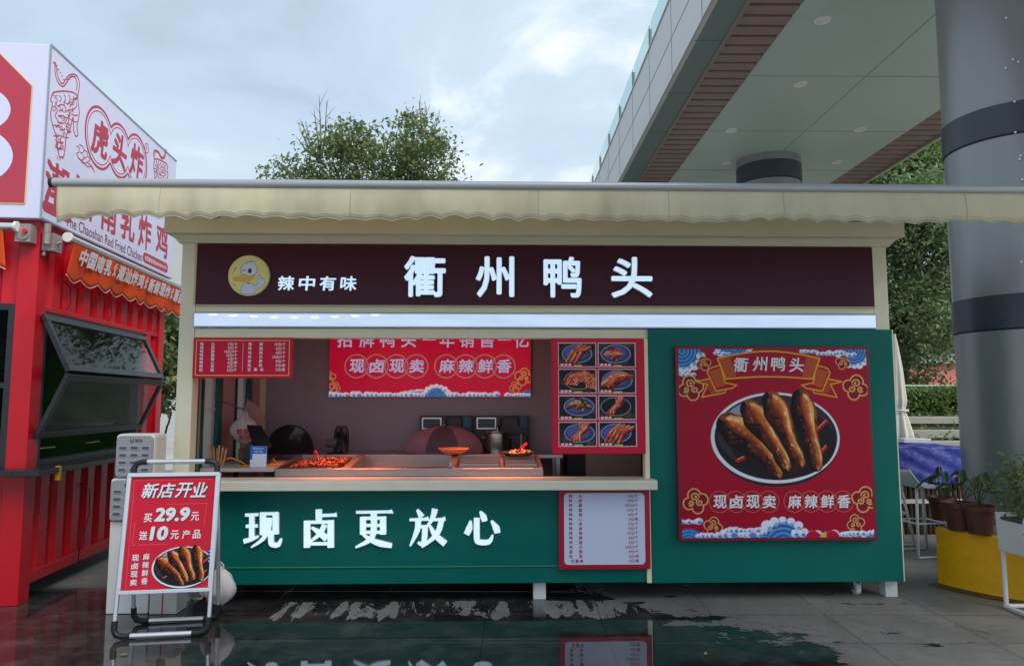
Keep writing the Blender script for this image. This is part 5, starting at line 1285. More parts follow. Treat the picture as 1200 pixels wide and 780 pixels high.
# orange blinds
ORG = mat('orange_fabric', lin(250, 100, 44), 0.7, var=0.06, vscale=4); add_translucency(ORG, 0.3, lin(240, 90, 30))
def blind(y0, y1, x, z, T=None, axis='y'):
    wv = 0.27
    def fn(a, b_):
        s_ = y0 + (y1 - y0) * a
        sc = 1 - abs(2 * ((s_ / wv) % 1) - 1) ** 1.5
        zz = z - (0.27 + 0.05 * sc) * b_
        out = x + 0.03 - 0.06 * b_ + 0.012 * math.sin(s_ * 9) * b_
        return (out, s_, zz) if axis == 'y' else (s_, -out, zz)
    v_ = kp('blind', MB().grid(fn, 120, 8), ORG, smooth=True)
    m_ = v_.modifiers.new('thickness', 'SOLIDIFY'); m_.thickness = 0.003
    kp('piping', MB().tube([fn(k / 120, 1) for k in range(121)], 0.005, 5), mat('white_piping', lin(225, 220, 215), 0.6), v_)
    a, c = ((x + 0.02, y0 - 0.08, z + 0.012), (x + 0.02, y1 + 0.05, z + 0.012)) if axis == 'y' else ((y0 - 0.05, -x - 0.02, z + 0.012), (y1 + 0.08, -x - 0.02, z + 0.012))
    kp('roller_bar', MB().tube([a, c], 0.028, 12), ALU, v_, smooth=True, autosm=40)
    kp('bar_end', MB().tube([Vector(a) + (Vector((0, -0.02, 0)) if axis == 'y' else Vector((-0.02, 0, 0))), a], 0.04, 12) if axis == 'y' else MB().tube([c, Vector(c) + Vector((0.02, 0, 0))], 0.04, 12), WHITE, v_)
    return v_
bv = blind(0.26, 2.95, 0.10, 2.79)
TB = Matrix.Translation((0.137, 0, 0)) @ Matrix.Rotation(R(90), 4, 'Z') @ Matrix.Rotation(R(12.5), 4, 'X')
mb = MB(); yy = 0.36
for k, grp in enumerate(('中国南乳', '潮汕炸鸡', '新鲜现炸', '酥脆')):
    for ch in grp:
        p_ = Matrix.Translation((0.1315, yy, 2.70)) @ Matrix.Rotation(R(90), 4, 'Z') @ Matrix.Rotation(R(12.5), 4, 'X')
        mb.text(ch, 0, 0, 0.1, 0, box=(0, -0.085, 0.135, 0.06), bold=0.045, T=p_, shear=0.05); yy += 0.152
    if k < 3:
        p_ = Matrix.Translation((0.1315, yy, 2.70)) @ Matrix.Rotation(R(90), 4, 'Z') @ Matrix.Rotation(R(12.5), 4, 'X')
        mb.ribbon([(0.03, -0.07), (0.06, -0.03), (0.03, 0.0), (0.07, 0.05)], 0.02, 0, 0.0005, T=p_)
        mb.ribbon([(0.08, -0.06), (0.05, -0.01), (0.09, 0.02)], 0.012, -0.0002, 0.0005, T=p_); yy += 0.12
kp('lettering', mb, mat('white_print', (0, 0, 0)), bv)
blind(-2.4, -0.20, 0.10, 2.80, axis='x')
br_ = MB().box(-0.13, -0.02, -0.10, -0.003, 2.70, 2.84).box(0.003, 0.09, 0.02, 0.15, 2.66, 2.80).tube([(0.06, -0.02, 2.86), (0.06, -0.02, 2.70)], 0.025, 10).tube([(0.12, 0.08, 2.74), (0.02, 0.06, 2.70), (0.02, 0.02, 2.62)], 0.012, 8).lathe([(0, -0.11), (0.045, -0.11), (0.045, -0.095), (0, -0.095)], (-0.07, 0, 2.76), 16, axis='y')
kp('blind_gearbox', br_, mat('bracket_grey', lin(150, 140, 138), 0.45, metal=0.3, var=0.2, vscale=30), bevel=0.003)
kp('red_knob', MB().lathe([(0, -0.13), (0.018, -0.13), (0.018, -0.111), (0, -0.111)], (-0.05, 0, 2.78), 12, axis='y'), mat('red_plastic', (0, 0, 0)))

# ------------------------------------------------------------------ A-board in front of the stall
ab = thing('a_frame_sign', 'red A-frame pavement sign with silver tube frame and black corners announcing a new shop', 'A-board', (-2.135, 4.98, -0.0045), R(7.5), local=True)
def ap(name, mb, m, parent=None, **k): return obj(name, mb, m, parent or ab, world=False, **k)
hw = 0.285
def fpnt(x, z, off=0.0):          # a point on the sloping front face
    return Vector((x, -0.13 + 0.145 * z - off, z))
TA = Matrix(((1, 0, 0, 0), (0, 1, 0.145, -0.13), (0, 0, 1, 0), (0, 0, 0, 1)))      # shear onto that slope
SIL = ALU
BK = BLACKPL
for s_ in (-1, 1):
    ap('front_leg', MB().tube([fpnt(s_ * hw, 0.10), fpnt(s_ * hw, 1.02)], 0.014, 10), SIL, smooth=True, autosm=40)
    ap('rear_leg', MB().tube([(s_ * (hw - 0.012), 0.19, 0.10), (s_ * (hw - 0.012), 0.03, 0.98)], 0.013, 10), SIL, smooth=True, autosm=40)
    ap('foot_corner', MB().tube([fpnt(s_ * hw, 0.115), fpnt(s_ * hw, 0.06), fpnt(s_ * (hw - 0.015), 0.032), fpnt(s_ * (hw - 0.05), 0.021), fpnt(s_ * (hw - 0.10), 0.021)], 0.0195, 10), BK, smooth=True, autosm=50)
    ap('foot_corner', MB().tube([(s_ * (hw - 0.012), 0.187, 0.115), (s_ * (hw - 0.012), 0.197, 0.06), (s_ * (hw - 0.03), 0.20, 0.03), (s_ * (hw - 0.07), 0.202, 0.02), (s_ * (hw - 0.11), 0.202, 0.02)], 0.0185, 10), BK, smooth=True, autosm=50)
    ap('top_corner', MB().tube([fpnt(s_ * (hw - 0.02), 0.995, -0.02), fpnt(s_ * (hw - 0.02), 1.06, -0.02), fpnt(s_ * (hw - 0.035), 1.088, -0.02), fpnt(s_ * (hw - 0.065), 1.098, -0.02), fpnt(s_ * (hw - 0.10), 1.099, -0.02)], 0.0195, 10), BK, smooth=True, autosm=50)
ap('base_bar', MB().tube([fpnt(-hw + 0.09, 0.021), fpnt(hw - 0.09, 0.021)], 0.0175, 12), SIL, smooth=True, autosm=40)
ap('base_bar', MB().tube([(-hw + 0.10, 0.202, 0.02), (hw - 0.10, 0.202, 0.02)], 0.0165, 12), SIL, smooth=True, autosm=40)
ap('handle', MB().tube([fpnt(-hw + 0.08, 1.099, -0.02), fpnt(hw - 0.08, 1.099, -0.02)], 0.0165, 12), SIL, smooth=True, autosm=40)
pz0, pz1, pw = 0.292, 1.008, 0.276
mb = MB()
mb.box(-pw, pw, -0.001, 0.012, pz0, pz1); mb.v = [tuple(TA @ Vector(q)) for q in mb.v]
pnl = ap('panel', mb, mat('aboard_back', lin(150, 150, 155), 0.5))
fm = MB()
fm.box(-pw - 0.012, pw + 0.012, -0.016, 0.012, pz1 - 0.004, pz1 + 0.022).box(-pw - 0.012, pw + 0.012, -0.016, 0.012, pz0 - 0.02, pz0 + 0.004)
fm.box(-pw - 0.012, -pw + 0.010, -0.0155, 0.012, pz0 + 0.0045, pz1 - 0.0045).box(pw - 0.010, pw + 0.012, -0.0155, 0.012, pz0 + 0.0045, pz1 - 0.0045)
fm.v = [tuple(TA @ Vector(q)) for q in fm.v]
ap('snap_frame', fm, SIL, bevel=0.003)
W_, H_ = 2 * (pw - 0.011), pz1 - pz0 - 0.01
cv = Canvas(W_, H_, 230, (206, 30, 56))
# art is laid out on the photo crop: panel corners at (118,170)-(412,565) of a 3x enlargement
B = lambda x, y: (((x - (118 - (y - 170) * 0.135)) / 297) * W_, H_ - (y - 168) / 397 * H_)
for q in ([(126, 180), (404, 180)], [(126, 180), (80, 560)], [(232, 268), (376, 268), (362, 345)], [(122, 330), (108, 410), (230, 410)]):
    cv.line([B(*p) for p in q], 0.0016, (232, 120, 120))
bx_, by_ = B(278, 492); duck_bowl(cv, bx_, by_, 0.19, 0.128)
cv.poly([B(372, 428), B(384, 428), B(378, 484), B(366, 484)], (24, 62, 140))
for k in range(4): cv.disc(*B(376 - k * 1.6, 438 + k * 12), 0.004, 0.005, (220, 226, 240))
for k in range(4):
    for xx in (116, 152): pass
cv.line([B(168 - 2, 430), B(150, 560)], 0.001, (226, 110, 110))
SB = Matrix.Identity(4)
cv.sheet('printed_face', -0.003, -pw + 0.011, pz0 + 0.005, PRINT, ab, T=TA)
for c_ in list(ab.children):
    if c_.name.startswith('printed_face'): c_.parent = pnl
def btext(mb, ch, x0, y0, x1, y1, bold=0.03, shear=0.0, y=-0.0036):
    p0, p1 = B(x0, y1), B(x1, y0)
    ox, oz = -pw + 0.011, pz0 + 0.005
    xm = (x0 + x1) / 2; a = B(xm, (y0 + y1) / 2)[0]; w = (x1 - x0) / 297 * W_
    mb.text(ch, 0, 0, 0.1, y, box=(ox + a - w / 2, oz + p0[1], ox + a + w / 2, oz + p1[1]), bold=bold, T=TA, shear=shear)
sh_, fc_ = MB(), MB()
for ch, x0 in zip('新店开业', (147, 204, 266, 322)):
    btext(sh_, ch, x0 + 1.5, 193, x0 + 56, 248, bold=0.075, shear=0.22, y=-0.0034); btext(fc_, ch, x0, 191, x0 + 54, 245, bold=0.03, shear=0.22, y=-0.0046)
for txt, x0, y0, x1, y1 in (('29.9', 190, 280, 312, 330), ('10', 170, 346, 232, 396)):
    btext(sh_, txt, x0 + 2, y0 + 2, x1 + 2, y1 + 2, bold=0.07, shear=0.1, y=-0.0034); btext(fc_, txt, x0, y0, x1, y1, bold=0.05, shear=0.1, y=-0.0046)
for ch, x0, y0 in (('买', 153, 300), ('元', 318, 298), ('送', 134, 362), ('元', 243, 362), ('产', 283, 362), ('品', 320, 362)): btext(fc_, ch, x0, y0, x0 + 28, y0 + 31, bold=0.03, y=-0.0046)
for k, ch in enumerate('现卤现卖'): btext(fc_, ch, 106 - k * 3.4, 444 + k * 28, 130 - k * 3.4, 466 + k * 28, bold=0.03, y=-0.0046)
for k, ch in enumerate('麻辣鲜香'): btext(fc_, ch, 144 - k * 3.4, 441 + k * 28, 166 - k * 3.4, 463 + k * 28, bold=0.03, y=-0.0046)
ap('letter_shadow_print', sh_, mat('dark_print', lin(70, 20, 34), 0.45), pnl)
ap('lettering', fc_, mat('aboard_white', lin(226, 224, 228), 0.4), pnl)

# charging cabinet between kiosk and stall
cx0, cx1, cyf = -2.725, -2.44, 5.35
CAB = mat('cabinet_white', lin(214, 212, 208), 0.4, var=0.04, dirt=0.1, dscale=6)
CABG = mat('cabinet_grey', lin(150, 152, 156), 0.4, var=0.04)
cbn = thing('charging_cabinet', 'white power bank rental cabinet with grey slotted faces on a white pedestal beside the stall', 'rental cabinet', ((cx0 + cx1) / 2, 5.46, 0))
obj('pedestal', MB().box(cx0 - 0.02, cx1 - 0.01, cyf + 0.03, cyf + 0.2, 0, 0.64), CAB, cbn, bevel=0.006)
for z0, z1, dx in ((0.955, 1.265, 0.0), (0.645, 0.95, -0.025)):
    obj('unit_body', MB().box(cx0 + dx, cx1 + dx, cyf + 0.008, cyf + 0.21, z0, z1), CAB, cbn, bevel=0.025)
    rc, poly = 0.035, []
    for ax, az, a in ((cx1 + dx - .012 - rc, z1 - .012 - rc, 0), (cx0 + dx + .012 + rc, z1 - .012 - rc, 90), (cx0 + dx + .012 + rc, z0 + .012 + rc, 180), (cx1 + dx - .012 - rc, z0 + .012 + rc, 270)):
        for j in range(7): th = R(a + 15 * j); poly.append((ax + rc * math.cos(th), az + rc * math.sin(th)))
    uf = obj('slot_face', MB().prism(poly, cyf, cyf + 0.02), CABG, cbn, bevel=0.003)
    slots = MB(); lips = MB()
    for r_ in range(4):
        for c_ in range(3):
            sx = cx0 + dx + 0.062 + c_ * 0.08; sz = z0 + 0.055 + r_ * 0.052
            slot = [(sx + 0.012 * math.cos(R(a)) * (1 if True else 0) - 0.016, sz + 0.010 * math.sin(R(a))) for a in range(90, 271, 30)] + [(sx + 0.012 * math.cos(R(a)) + 0.016, sz + 0.010 * math.sin(R(a))) for a in range(-90, 91, 30)]
            sl_ = MB().prism([((px - sx) * 1.18 + sx, (pz - sz) * 1.35 + sz) for px, pz in slot], cyf - 0.004, cyf - 0.0002)
            o_ = obj('slot', sl_, mat('slot_lip', lin(168, 170, 172), 0.35), cbn); obj('opening', MB().prism(slot, cyf - 0.0045, cyf - 0.0041), mat('slot_dark', lin(82, 84, 90), 0.4), o_)
    obj('lettering', MB().text('U', cx0 + dx + 0.11, z1 - 0.062, 0.036, cyf - 0.0006, bold=0.05).text('街电', cx0 + dx + 0.145, z1 - 0.058, 0.026, cyf - 0.0006, bold=0.03), mat('dark_print2', lin(40, 42, 50), 0.5), cbn)
tag(obj('cable', MB().tube([(-2.46, 5.56, 1.26), (-2.455, 5.57, 1.31), (-2.45, 5.585, 1.34), (-2.44, 5.60, 1.42)], 0.008, 8), BLACKPL, smooth=True, origin=(-2.46, 5.56, 1.26)), 'short black cable rising from the rental cabinet to the stall post', 'cable')
wbx = thing('white_box', 'plain white carton standing on the ground right behind the A-frame sign', 'box', (-2.30, 5.42, 0))
obj('carton', MB().box(-2.43, -2.24, 5.36, 5.54, 0.001, 0.30), mat('white_card', lin(196, 196, 192), 0.6, var=0.06), wbx, bevel=0.004)
obj('tape', MB().box(-2.345, -2.335, 5.358, 5.3595, 0.005, 0.295), mat('pink_print', (0, 0, 0)), wbx)
t, fn = bag('plastic_bag', 'crumpled white plastic bag with pink print on the ground behind the A-frame sign', (-1.93, 5.33, 0.07), 0.22, 0.16, 0.28, mat('thin_plastic', (0, 0, 0)), seed=8)
obj('print', MB().text('辣味', -1.99, 0.12, 0.05, 5.235, bold=0.02), PINKPR, t)

# ------------------------------------------------------------------ elevated walkway
OA = -R(0.94)
op = thing('elevated_walkway', 'elevated walkway overhead with grey green soffit, brown slatted strips and pale panelled parapet', 'overpass', (0, 0, 0), OA, local=True)
def opp(name, mb, m, parent=None, **k): return obj(name, mb, m, parent or op, world=False, **k)
SOF = mat('soffit_panel', lin(196, 214, 204), 0.5, var=0.05, vscale=0.6, dirt=0.10, dscale=0.8)
SOFD = mat('soffit_edge', lin(120, 140, 136), 0.45, var=0.06, vscale=1)
SZ = 6.2; OY0, OY1 = -14.0, 70.0
SEAM = mat('seam_dark', lin(112, 124, 118), 0.6)
opp('soffit', MB().box(3.53, 7.04, OY0, OY1, SZ, SZ + 0.05), SOF)
opp('deck', MB().box(2.52, 7.78, OY0, OY1, SZ + 0.35, SZ + 0.75), mat('deck_concrete', (0.25, 0.25, 0.24), 0.7))
sm = MB()
sm.box(5.243, 5.249, OY0, OY1, SZ - 0.003, SZ - 0.0005)
yy = -11.4
while yy < OY1:
    sm.box(3.53, 5.239, yy, yy + 0.006, SZ - 0.003, SZ - 0.0005).box(5.251, 7.04, yy, yy + 0.01, SZ - 0.003, SZ - 0.0005); yy += 2.15
opp('soffit_seam', sm, SEAM)
for xa, xb in ((2.90, 3.53), (7.04, 7.70)):
    opp('slat_backing', MB().box(xa, xb, OY0, OY1, SZ + 0.10, SZ + 0.12), mat('slat_backing', (0.05, 0.04, 0.04), 0.6))
    s1 = MB(); yy = -6.0
    while yy < 60:
        s1.box(xa + 0.001, xb - 0.001, yy, yy + 0.185, SZ + 0.005, SZ + 0.07); yy += 0.25
    opp('brown_slats', s1, mat('slat_brown', lin(158, 134, 128), 0.5, var=0.08))
opp('edge_channel', MB().box(2.84, 2.899, OY0, OY1, SZ - 0.02, SZ + 0.12), mat('channel_tan', lin(150, 136, 124), 0.45))
opp('edge_channel', MB().box(7.701, 7.76, OY0, OY1, SZ - 0.02, SZ + 0.12), mat('channel_tan', (0, 0, 0)))
es = MB(); esm = MB()
es.box(2.46, 2.838, OY0, OY1, SZ - 0.005, SZ + 0.03)
yy = -12.0
while yy < OY1: esm.box(2.462, 2.836, yy, yy + 0.012, SZ - 0.008, SZ - 0.0055); yy += 1.62
opp('soffit_edge', es, SOFD); opp('edge_seam', esm, SEAM)
PARA = mat('parapet_panel', lin(212, 210, 204), 0.5, var=0.04, vscale=0.8, dirt=0.12, dscale=1.2)
for x0, x1 in ((2.44, 2.50), (7.78, 7.84)):
    opp('parapet', MB().box(x0, x1, OY0, OY1, SZ - 0.006, 7.42), PARA)
sm = MB(); yy = -12.5
while yy < OY1: sm.box(2.4365, 2.4395, yy, yy + 0.014, SZ, 7.42); yy += 1.62
sm.box(2.436, 2.4392, OY0, OY1, 6.80, 6.812).box(2.435, 2.4393, OY0, OY1, SZ - 0.006, SZ + 0.02)
opp('panel_joint', sm, SEAM)
opp('coping', MB().box(2.42, 2.52, OY0, OY1, 7.421, 7.45), mat('coping', lin(190, 190, 188), 0.5))
yy = -12.5
RG = mat('railing_glass', (0.62, 0.86, 0.82), 0.05, trans=0.85, ior=1.3, spec=0.4)
gl = MB()
while yy < OY1 - 2:
    gl.box(2.462, 2.474, yy + 0.06, yy + 1.56, 7.451, 7.90); yy += 1.62
opp('railing_glass', gl, RG)
pm = MB(); yy = -12.5
while yy < OY1: pm.box(2.44, 2.50, yy - 0.02, yy + 0.02, 7.451, 7.80); yy += 1.62
opp('railing_posts', pm, mat('railing_post', (0.14, 0.15, 0.16), 0.4, metal=0.6))
LT = mat('downlight_white', lin(242, 246, 242), 0.4)
for (px, py) in ((964, 24), (938, 99), (857, 153), (1008, 152), (851, 191), (981, 190)):
    p = on_z(px, py, SZ); ca, sa = math.cos(-OA), math.sin(-OA)
    lx, ly = p.x * ca - p.y * sa, p.x * sa + p.y * ca
    d_ = opp('downlight', MB().lathe([(0.085, SZ - 0.012), (0.10, SZ - 0.010), (0.10, SZ - 0.0006), (0.075, SZ - 0.0006), (0.085, SZ - 0.012)], (lx, ly, 0), 24), LT)
    opp('lens', MB().lathe([(0.0, SZ - 0.006), (0.076, SZ - 0.006), (0.076, SZ - 0.001), (0, SZ - 0.001)], (lx, ly, 0), 24), mat('downlight_lens', lin(236, 240, 236), 0.3), d_)

COLM = mat('column_cladding', lin(150, 150, 152), 0.36, metal=0.4, var=0.10, vscale=1.2, dirt=0.14, dscale=2.2, stretch=(1, 1, 0.25))
COLB = mat('column_band', lin(70, 74, 84), 0.35, metal=0.3, var=0.05)
def column(c, r, label, bands):
    t = thing('column', label, 'column', (c[0], c[1], 0), group='round columns carrying the walkway')
    z = 0.0; segs = []
    for z0, z1 in bands:
        segs.append((z, z0)); z = z1
    segs.append((z, SZ - 0.001))
    obj('shaft', MB().lathe([(r, 0)] + [(r, SZ - 0.001)], (c[0], c[1], 0), 64), COLM, t, smooth=True)
    for z0, z1 in bands:
        obj('band', MB().lathe([(r + 0.001, z0 - 0.006), (r + 0.012, z0 - 0.004), (r + 0.012, z1 + 0.004), (r + 0.001, z1 + 0.006)], (c[0], c[1], 0), 64), COLB, t, smooth=True, autosm=40)
        obj('band_groove', MB().lathe([(r + 0.0005, z0 - 0.02), (r + 0.004, z0 - 0.018), (r + 0.004, z0 - 0.008), (r + 0.0005, z0 - 0.0065)], (c[0], c[1], 0), 64), DARKMETAL, t, smooth=True)
    for a_ in (300, 30, 120): obj('cladding_joint', MB().obox((c[0] + (r + 0.0005) * math.cos(R(a_)), c[1] + (r + 0.0005) * math.sin(R(a_)), SZ / 2), (0.003, 0.006, SZ - 0.01), Matrix.Rotation(R(a_), 3, 'Z')), mat('joint_dark', (0.10, 0.10, 0.105), 0.6), t)
    return t
C1 = (5.10, 6.80); R1 = 0.585
dl = 6.9
zb = lambda py: CAM_H + (470 - py) / 850 * dl
c1 = column(C1, R1, 'near grey clad round column with dark blue bands rising from the yellow planter', ((zb(388), zb(351)), (zb(168), zb(133))))
for (px, py) in ((1179, 19), (1187, 69), (1193, 73), (1178, 77), (1189, 118), (1190, 154), (1196, 182), (1198, 210), (1195, 186), (1197, 306)):
    p = at(px, py, 6.28); n_ = Vector((p.x - C1[0], p.y - C1[1], 0)).normalized()
    q = Vector((C1[0], C1[1], p.z)) + n_ * (R1 + 0.0135)
    obj('bolt_cap', MB().obox(q, (0.016, 0.01, 0.016), Matrix.Rotation(math.atan2(n_.y, n_.x) - math.pi / 2, 3, 'Z')), mat('bolt_white', lin(235, 240, 245), 0.3), c1)
p2 = on_z(907, 183, SZ)
column((p2.x, p2.y + 0.3), 0.60, 'far grey clad round column meeting the soffit behind the stall roof', ((5.72, 6.05), (2.6, 2.9)))
for k, y_ in enumerate((24.0,)):
    column((p2.x + 0.3, p2.y + 14.5), 0.60, 'farthest grey clad round column deep under the walkway', ((5.72, 6.05), (2.6, 2.9)))

# ------------------------------------------------------------------ yellow planter ring with pots
YEL_ = mat('yellow_paint', lin(246, 178, 12), 0.55, var=0.10, vscale=3, dirt=0.30, dscale=3.5, bump=0.25, bscale=25)
pr = thing('planter_ring', 'curved mustard yellow plinth in front of the near column carrying brown pots', 'plinth', (5.1, 5.6, 0))
PC, PR_ = (5.1, 6.52), 1.47
def dshape(r, ya): return [(PC[0] + r * math.cos(R(a)), PC[1] + r * math.sin(R(a))) for a in np.linspace(197, 343, 60)]
def dpoly(mb, r0, z0, r1, z1):
    a, b_ = dshape(r0, 0), dshape(r1, 0); k = len(a)
    V = [(x, y_, z0) for x, y_ in a] + [(x, y_, z1) for x, y_ in b_]
    return mb.add(V, [(i, (i + 1) % k, (i + 1) % k + k, i + k) for i in range(k)])
wl3 = MB(); dpoly(wl3, 1.475, 0, 1.47, 0.03); dpoly(wl3, 1.47, 0.03, 1.465, 0.445); dpoly(wl3, 1.465, 0.445, 1.45, 0.458)
wl3.add([(x, y_, 0.458) for x, y_ in dshape(1.45, 0)], [tuple(range(60))])
obj('wall', wl3, YEL_, pr, smooth=True, autosm=35)
stt = MB(); stt.add([(x, y_, 0.462) for x, y_ in dshape(1.40, 0)] + [(x, y_, 0.459) for x, y_ in dshape(1.43, 0)], [tuple(range(60))] + [(i, i + 1, i + 61, i + 60) for i in range(59)])
obj('soil_top', stt, mat('grey_soil', (0.09, 0.09, 0.092), 0.9, var=0.3, vscale=20, bump=0.6, bscale=60), pr)
dst = MB(); dst.add([(x, y_, 0.0045) for x, y_ in dshape(1.60, 0)] + [(x, y_, 0.0045) for x, y_ in dshape(1.478, 0)], [(i, i + 1, i + 61, i + 60) for i in range(59)])
obj('foot_strip', dst, mat('brown_strip', (0.07, 0.055, 0.035), 0.5, var=0.5, vscale=5), pr)  # dark brown strip on the paving along the plinth foot

def leaf_mesh(name, pts, size, m, parent=None, world=True, up=0.35, aspect=0.5, origin=None, nrm=None):
    n = len(pts); pts = np.asarray(pts)
    d = rng.normal(size=(n, 3)); d /= np.linalg.norm(d, axis=1)[:, None]
    nr = rng.normal(size=(n, 3)); nr[:, 2] += up * 2; nr /= np.linalg.norm(nr, axis=1)[:, None]
    a = np.cross(d, nr); a /= np.linalg.norm(a, axis=1)[:, None] + 1e-9
    b = np.cross(nr, a)
    sz = size * rng.uniform(0.6, 1.35, n)[:, None]
    L0 = pts - b * sz * 0.5; L1 = pts + a * sz * aspect * 0.5 + nr * sz * 0.06; L2 = pts + b * sz * 0.5; L3 = pts - a * sz * aspect * 0.5 + nr * sz * 0.06
    off = Vector((0, 0, 0))
    if parent is not None and world: off = ORIGIN.get(root_of(parent).name, off)
    if origin is not None: off = Vector(origin)
    V = np.stack([L0, L1, L2, L3], 1).reshape(-1, 3) - np.array(off)
    me = bpy.data.meshes.new(name)
    me.vertices.add(4 * n); me.vertices.foreach_set('co', V.astype(np.float32).ravel())
    me.loops.add(4 * n); me.loops.foreach_set('vertex_index', np.arange(4 * n, dtype=np.int32))
    me.polygons.add(n); me.polygons.foreach_set('loop_start', np.arange(0, 4 * n, 4, dtype=np.int32))
    me.update(calc_edges=True); me.materials.append(m)
    o = bpy.data.objects.new(name, me); C.objects.link(o)
    if parent is not None: o.parent = parent
    elif origin is not None: o.location = off
    return o
def leaf_mat(name, cols, rough=0.5, tr=0.35):
    if name in MATS: return MATS[name]
    m = bpy.data.materials.new(name); m.use_nodes = True
    nt = m.node_tree; b = nt.nodes['Principled BSDF']; L = nt.links
    g_ = nt.nodes.new('ShaderNodeNewGeometry'); r_ = nt.nodes.new('ShaderNodeValToRGB')
    r_.color_ramp.elements[0].color = (*cols[0], 1); r_.color_ramp.elements[1].color = (*cols[-1], 1)
    for i, c in enumerate(cols[1:-1]): e_ = r_.color_ramp.elements.new((i + 1) / (len(cols) - 1)); e_.color = (*c, 1)
    L.new(g_.outputs['Random Per Island'], r_.inputs['Fac']); L.new(r_.outputs['Color'], b.inputs['Base Color'])
    b.inputs['Roughness'].default_value = rough; b.inputs['Specular IOR Level'].default_value = 0.35
    t_ = nt.nodes.new('ShaderNodeBsdfTranslucent'); L.new(r_.outputs['Color'], t_.inputs['Color'])
    mx = nt.nodes.new('ShaderNodeMixShader'); mx.inputs['Fac'].default_value = tr
    L.new(b.outputs['BSDF'], mx.inputs[1]); L.new(t_.outputs['BSDF'], mx.inputs[2]); L.new(mx.outputs['Shader'], nt.nodes['Material Output'].inputs['Surface'])
    MATS[name] = m; return m
LEAF_A = leaf_mat('leaves_mid', [(0.08, 0.13, 0.06), (0.12, 0.19, 0.08), (0.17, 0.24, 0.09), (0.30, 0.33, 0.10)], tr=0.5)
LEAF_D = leaf_mat('leaves_dark', [(0.07, 0.13, 0.06), (0.11, 0.18, 0.075), (0.16, 0.23, 0.10), (0.32, 0.37, 0.19)], tr=0.45)
LEAF_L = leaf_mat('leaves_light', [(0.07, 0.14, 0.035), (0.12, 0.21, 0.05), (0.22, 0.29, 0.08)])
LEAF_P = leaf_mat('leaves_pot', [(0.02, 0.05, 0.02), (0.04, 0.09, 0.03), (0.10, 0.06, 0.03)])
BARK = mat('bark', (0.075, 0.060, 0.048), 0.85, var=0.3, vscale=8, bump=0.6, bscale=30)

TERRA = mat('plastic_terracotta', lin(92, 50, 44), 0.5, var=0.1, vscale=8)
def pot_plant(c, r, h, z0, label, seed, lean=0.0):
    rr = random.Random(seed)
    t = thing('potted_plant', label, 'potted plant', (c[0], c[1], z0), group='potted plants on the yellow plinth')
    obj('pot', MB().lathe([(0.0, z0), (r * 0.72, z0), (r * 0.95, z0 + h * 0.82), (r * 1.06, z0 + h * 0.82), (r * 1.08, z0 + h), (r * 0.98, z0 + h), (r * 0.9, z0 + h * 0.86), (0, z0 + h * 0.84)], (c[0], c[1], 0), 28), TERRA, t, smooth=True, autosm=35)
    st = MB(); lf = MB()
    for k in range(7):
        a = k * 0.9 + rr.uniform(-.4, .4); l = rr.uniform(0.14, 0.30); out = rr.uniform(0.05, 0.17)
        b0 = Vector((c[0], c[1], z0 + h * 0.84)); tip = b0 + Vector((out * math.cos(a) + lean, out * math.sin(a), l))
        mid = b0.lerp(tip, 0.5) + Vector((0, 0, 0.03)); st.tube([b0, mid, tip], 0.004, 5)
        w = rr.uniform(0.045, 0.075); L_ = rr.uniform(0.10, 0.16); dr = Vector((math.cos(a), math.sin(a), -rr.uniform(0.1, 0.7))).normalized(); sd = Vector((-math.sin(a), math.cos(a), 0))
        lf.grid(lambda u_, v_: tip + dr * (L_ * v_) + sd * (w * (u_ - .5) * math.sin(math.pi * min(1, 0.12 + v_ * 0.88)) ** 0.8) + Vector((0, 0, 0.02 * abs(u_ - .5) - 0.05 * v_ * v_)), 4, 6)
    obj('stem', st, mat('green_stem', (0.05, 0.08, 0.03), 0.5), t); obj('foliage', lf, LEAF_P, t, smooth=True)
for i, (px, py, w, lb) in enumerate(((1114, 612, 0.105, 'leftmost brown pot with drooping leaves on the yellow plinth'), (1137, 624, 0.125, 'middle brown pot with broad green leaves on the yellow plinth'), (1161, 629, 0.115, 'brown pot with thin purplish leaves nearest the white trough'))):
    pp_ = on_z(px, py, 0.455)
    pot_plant((pp_.x, pp_.y + 0.12), w, 0.22 if i else 0.2, 0.461, lb, 20 + i, lean=0.03)

# white trough on a tube stand at the right edge
tr = thing('trough_planter', 'white trough planter with a bushy green shrub on a white tube stand', 'planter', (4.05, 5.22, 0))
tx0, tx1, ty0, ty1 = 3.70, 4.42, 5.05, 5.36
obj('trough', MB().extr_x([(ty0 + 0.02, 0.42), (ty1 - 0.02, 0.42), (ty1, 0.69), (ty1 - 0.02, 0.69), (ty1 - 0.035, 0.64), (ty0 + 0.035, 0.64), (ty0 + 0.02, 0.69), (ty0, 0.69)], tx0, tx1), WHITE, tr, bevel=0.005)
obj('soil', MB().box(tx0 + 0.02, tx1 - 0.02, ty0 + 0.03, ty1 - 0.03, 0.6405, 0.66), mat('grey_soil', (0, 0, 0)), tr)
for y_ in (ty0 + 0.01, ty1 - 0.01):
    obj('stand_leg', MB().tube([(tx0 + 0.04, y_, 0.50), (tx0 + 0.04, y_, 0.04), (tx0 + 0.06, y_, 0.018), (tx1 - 0.06, y_, 0.018), (tx1 - 0.04, y_, 0.04), (tx1 - 0.04, y_, 0.50)], 0.016, 8), WHITE, tr)
obj('stand_rail', MB().tube([(tx0 - 0.03, ty0 - 0.012, 0.46), (tx1 + 0.03, ty0 - 0.012, 0.46)], 0.014, 8).tube([(tx0 + 0.03, ty0 + 0.01, 0.019), (tx0 + 0.03, ty1 - 0.01, 0.019)], 0.014, 8), WHITE, tr)
pts = []
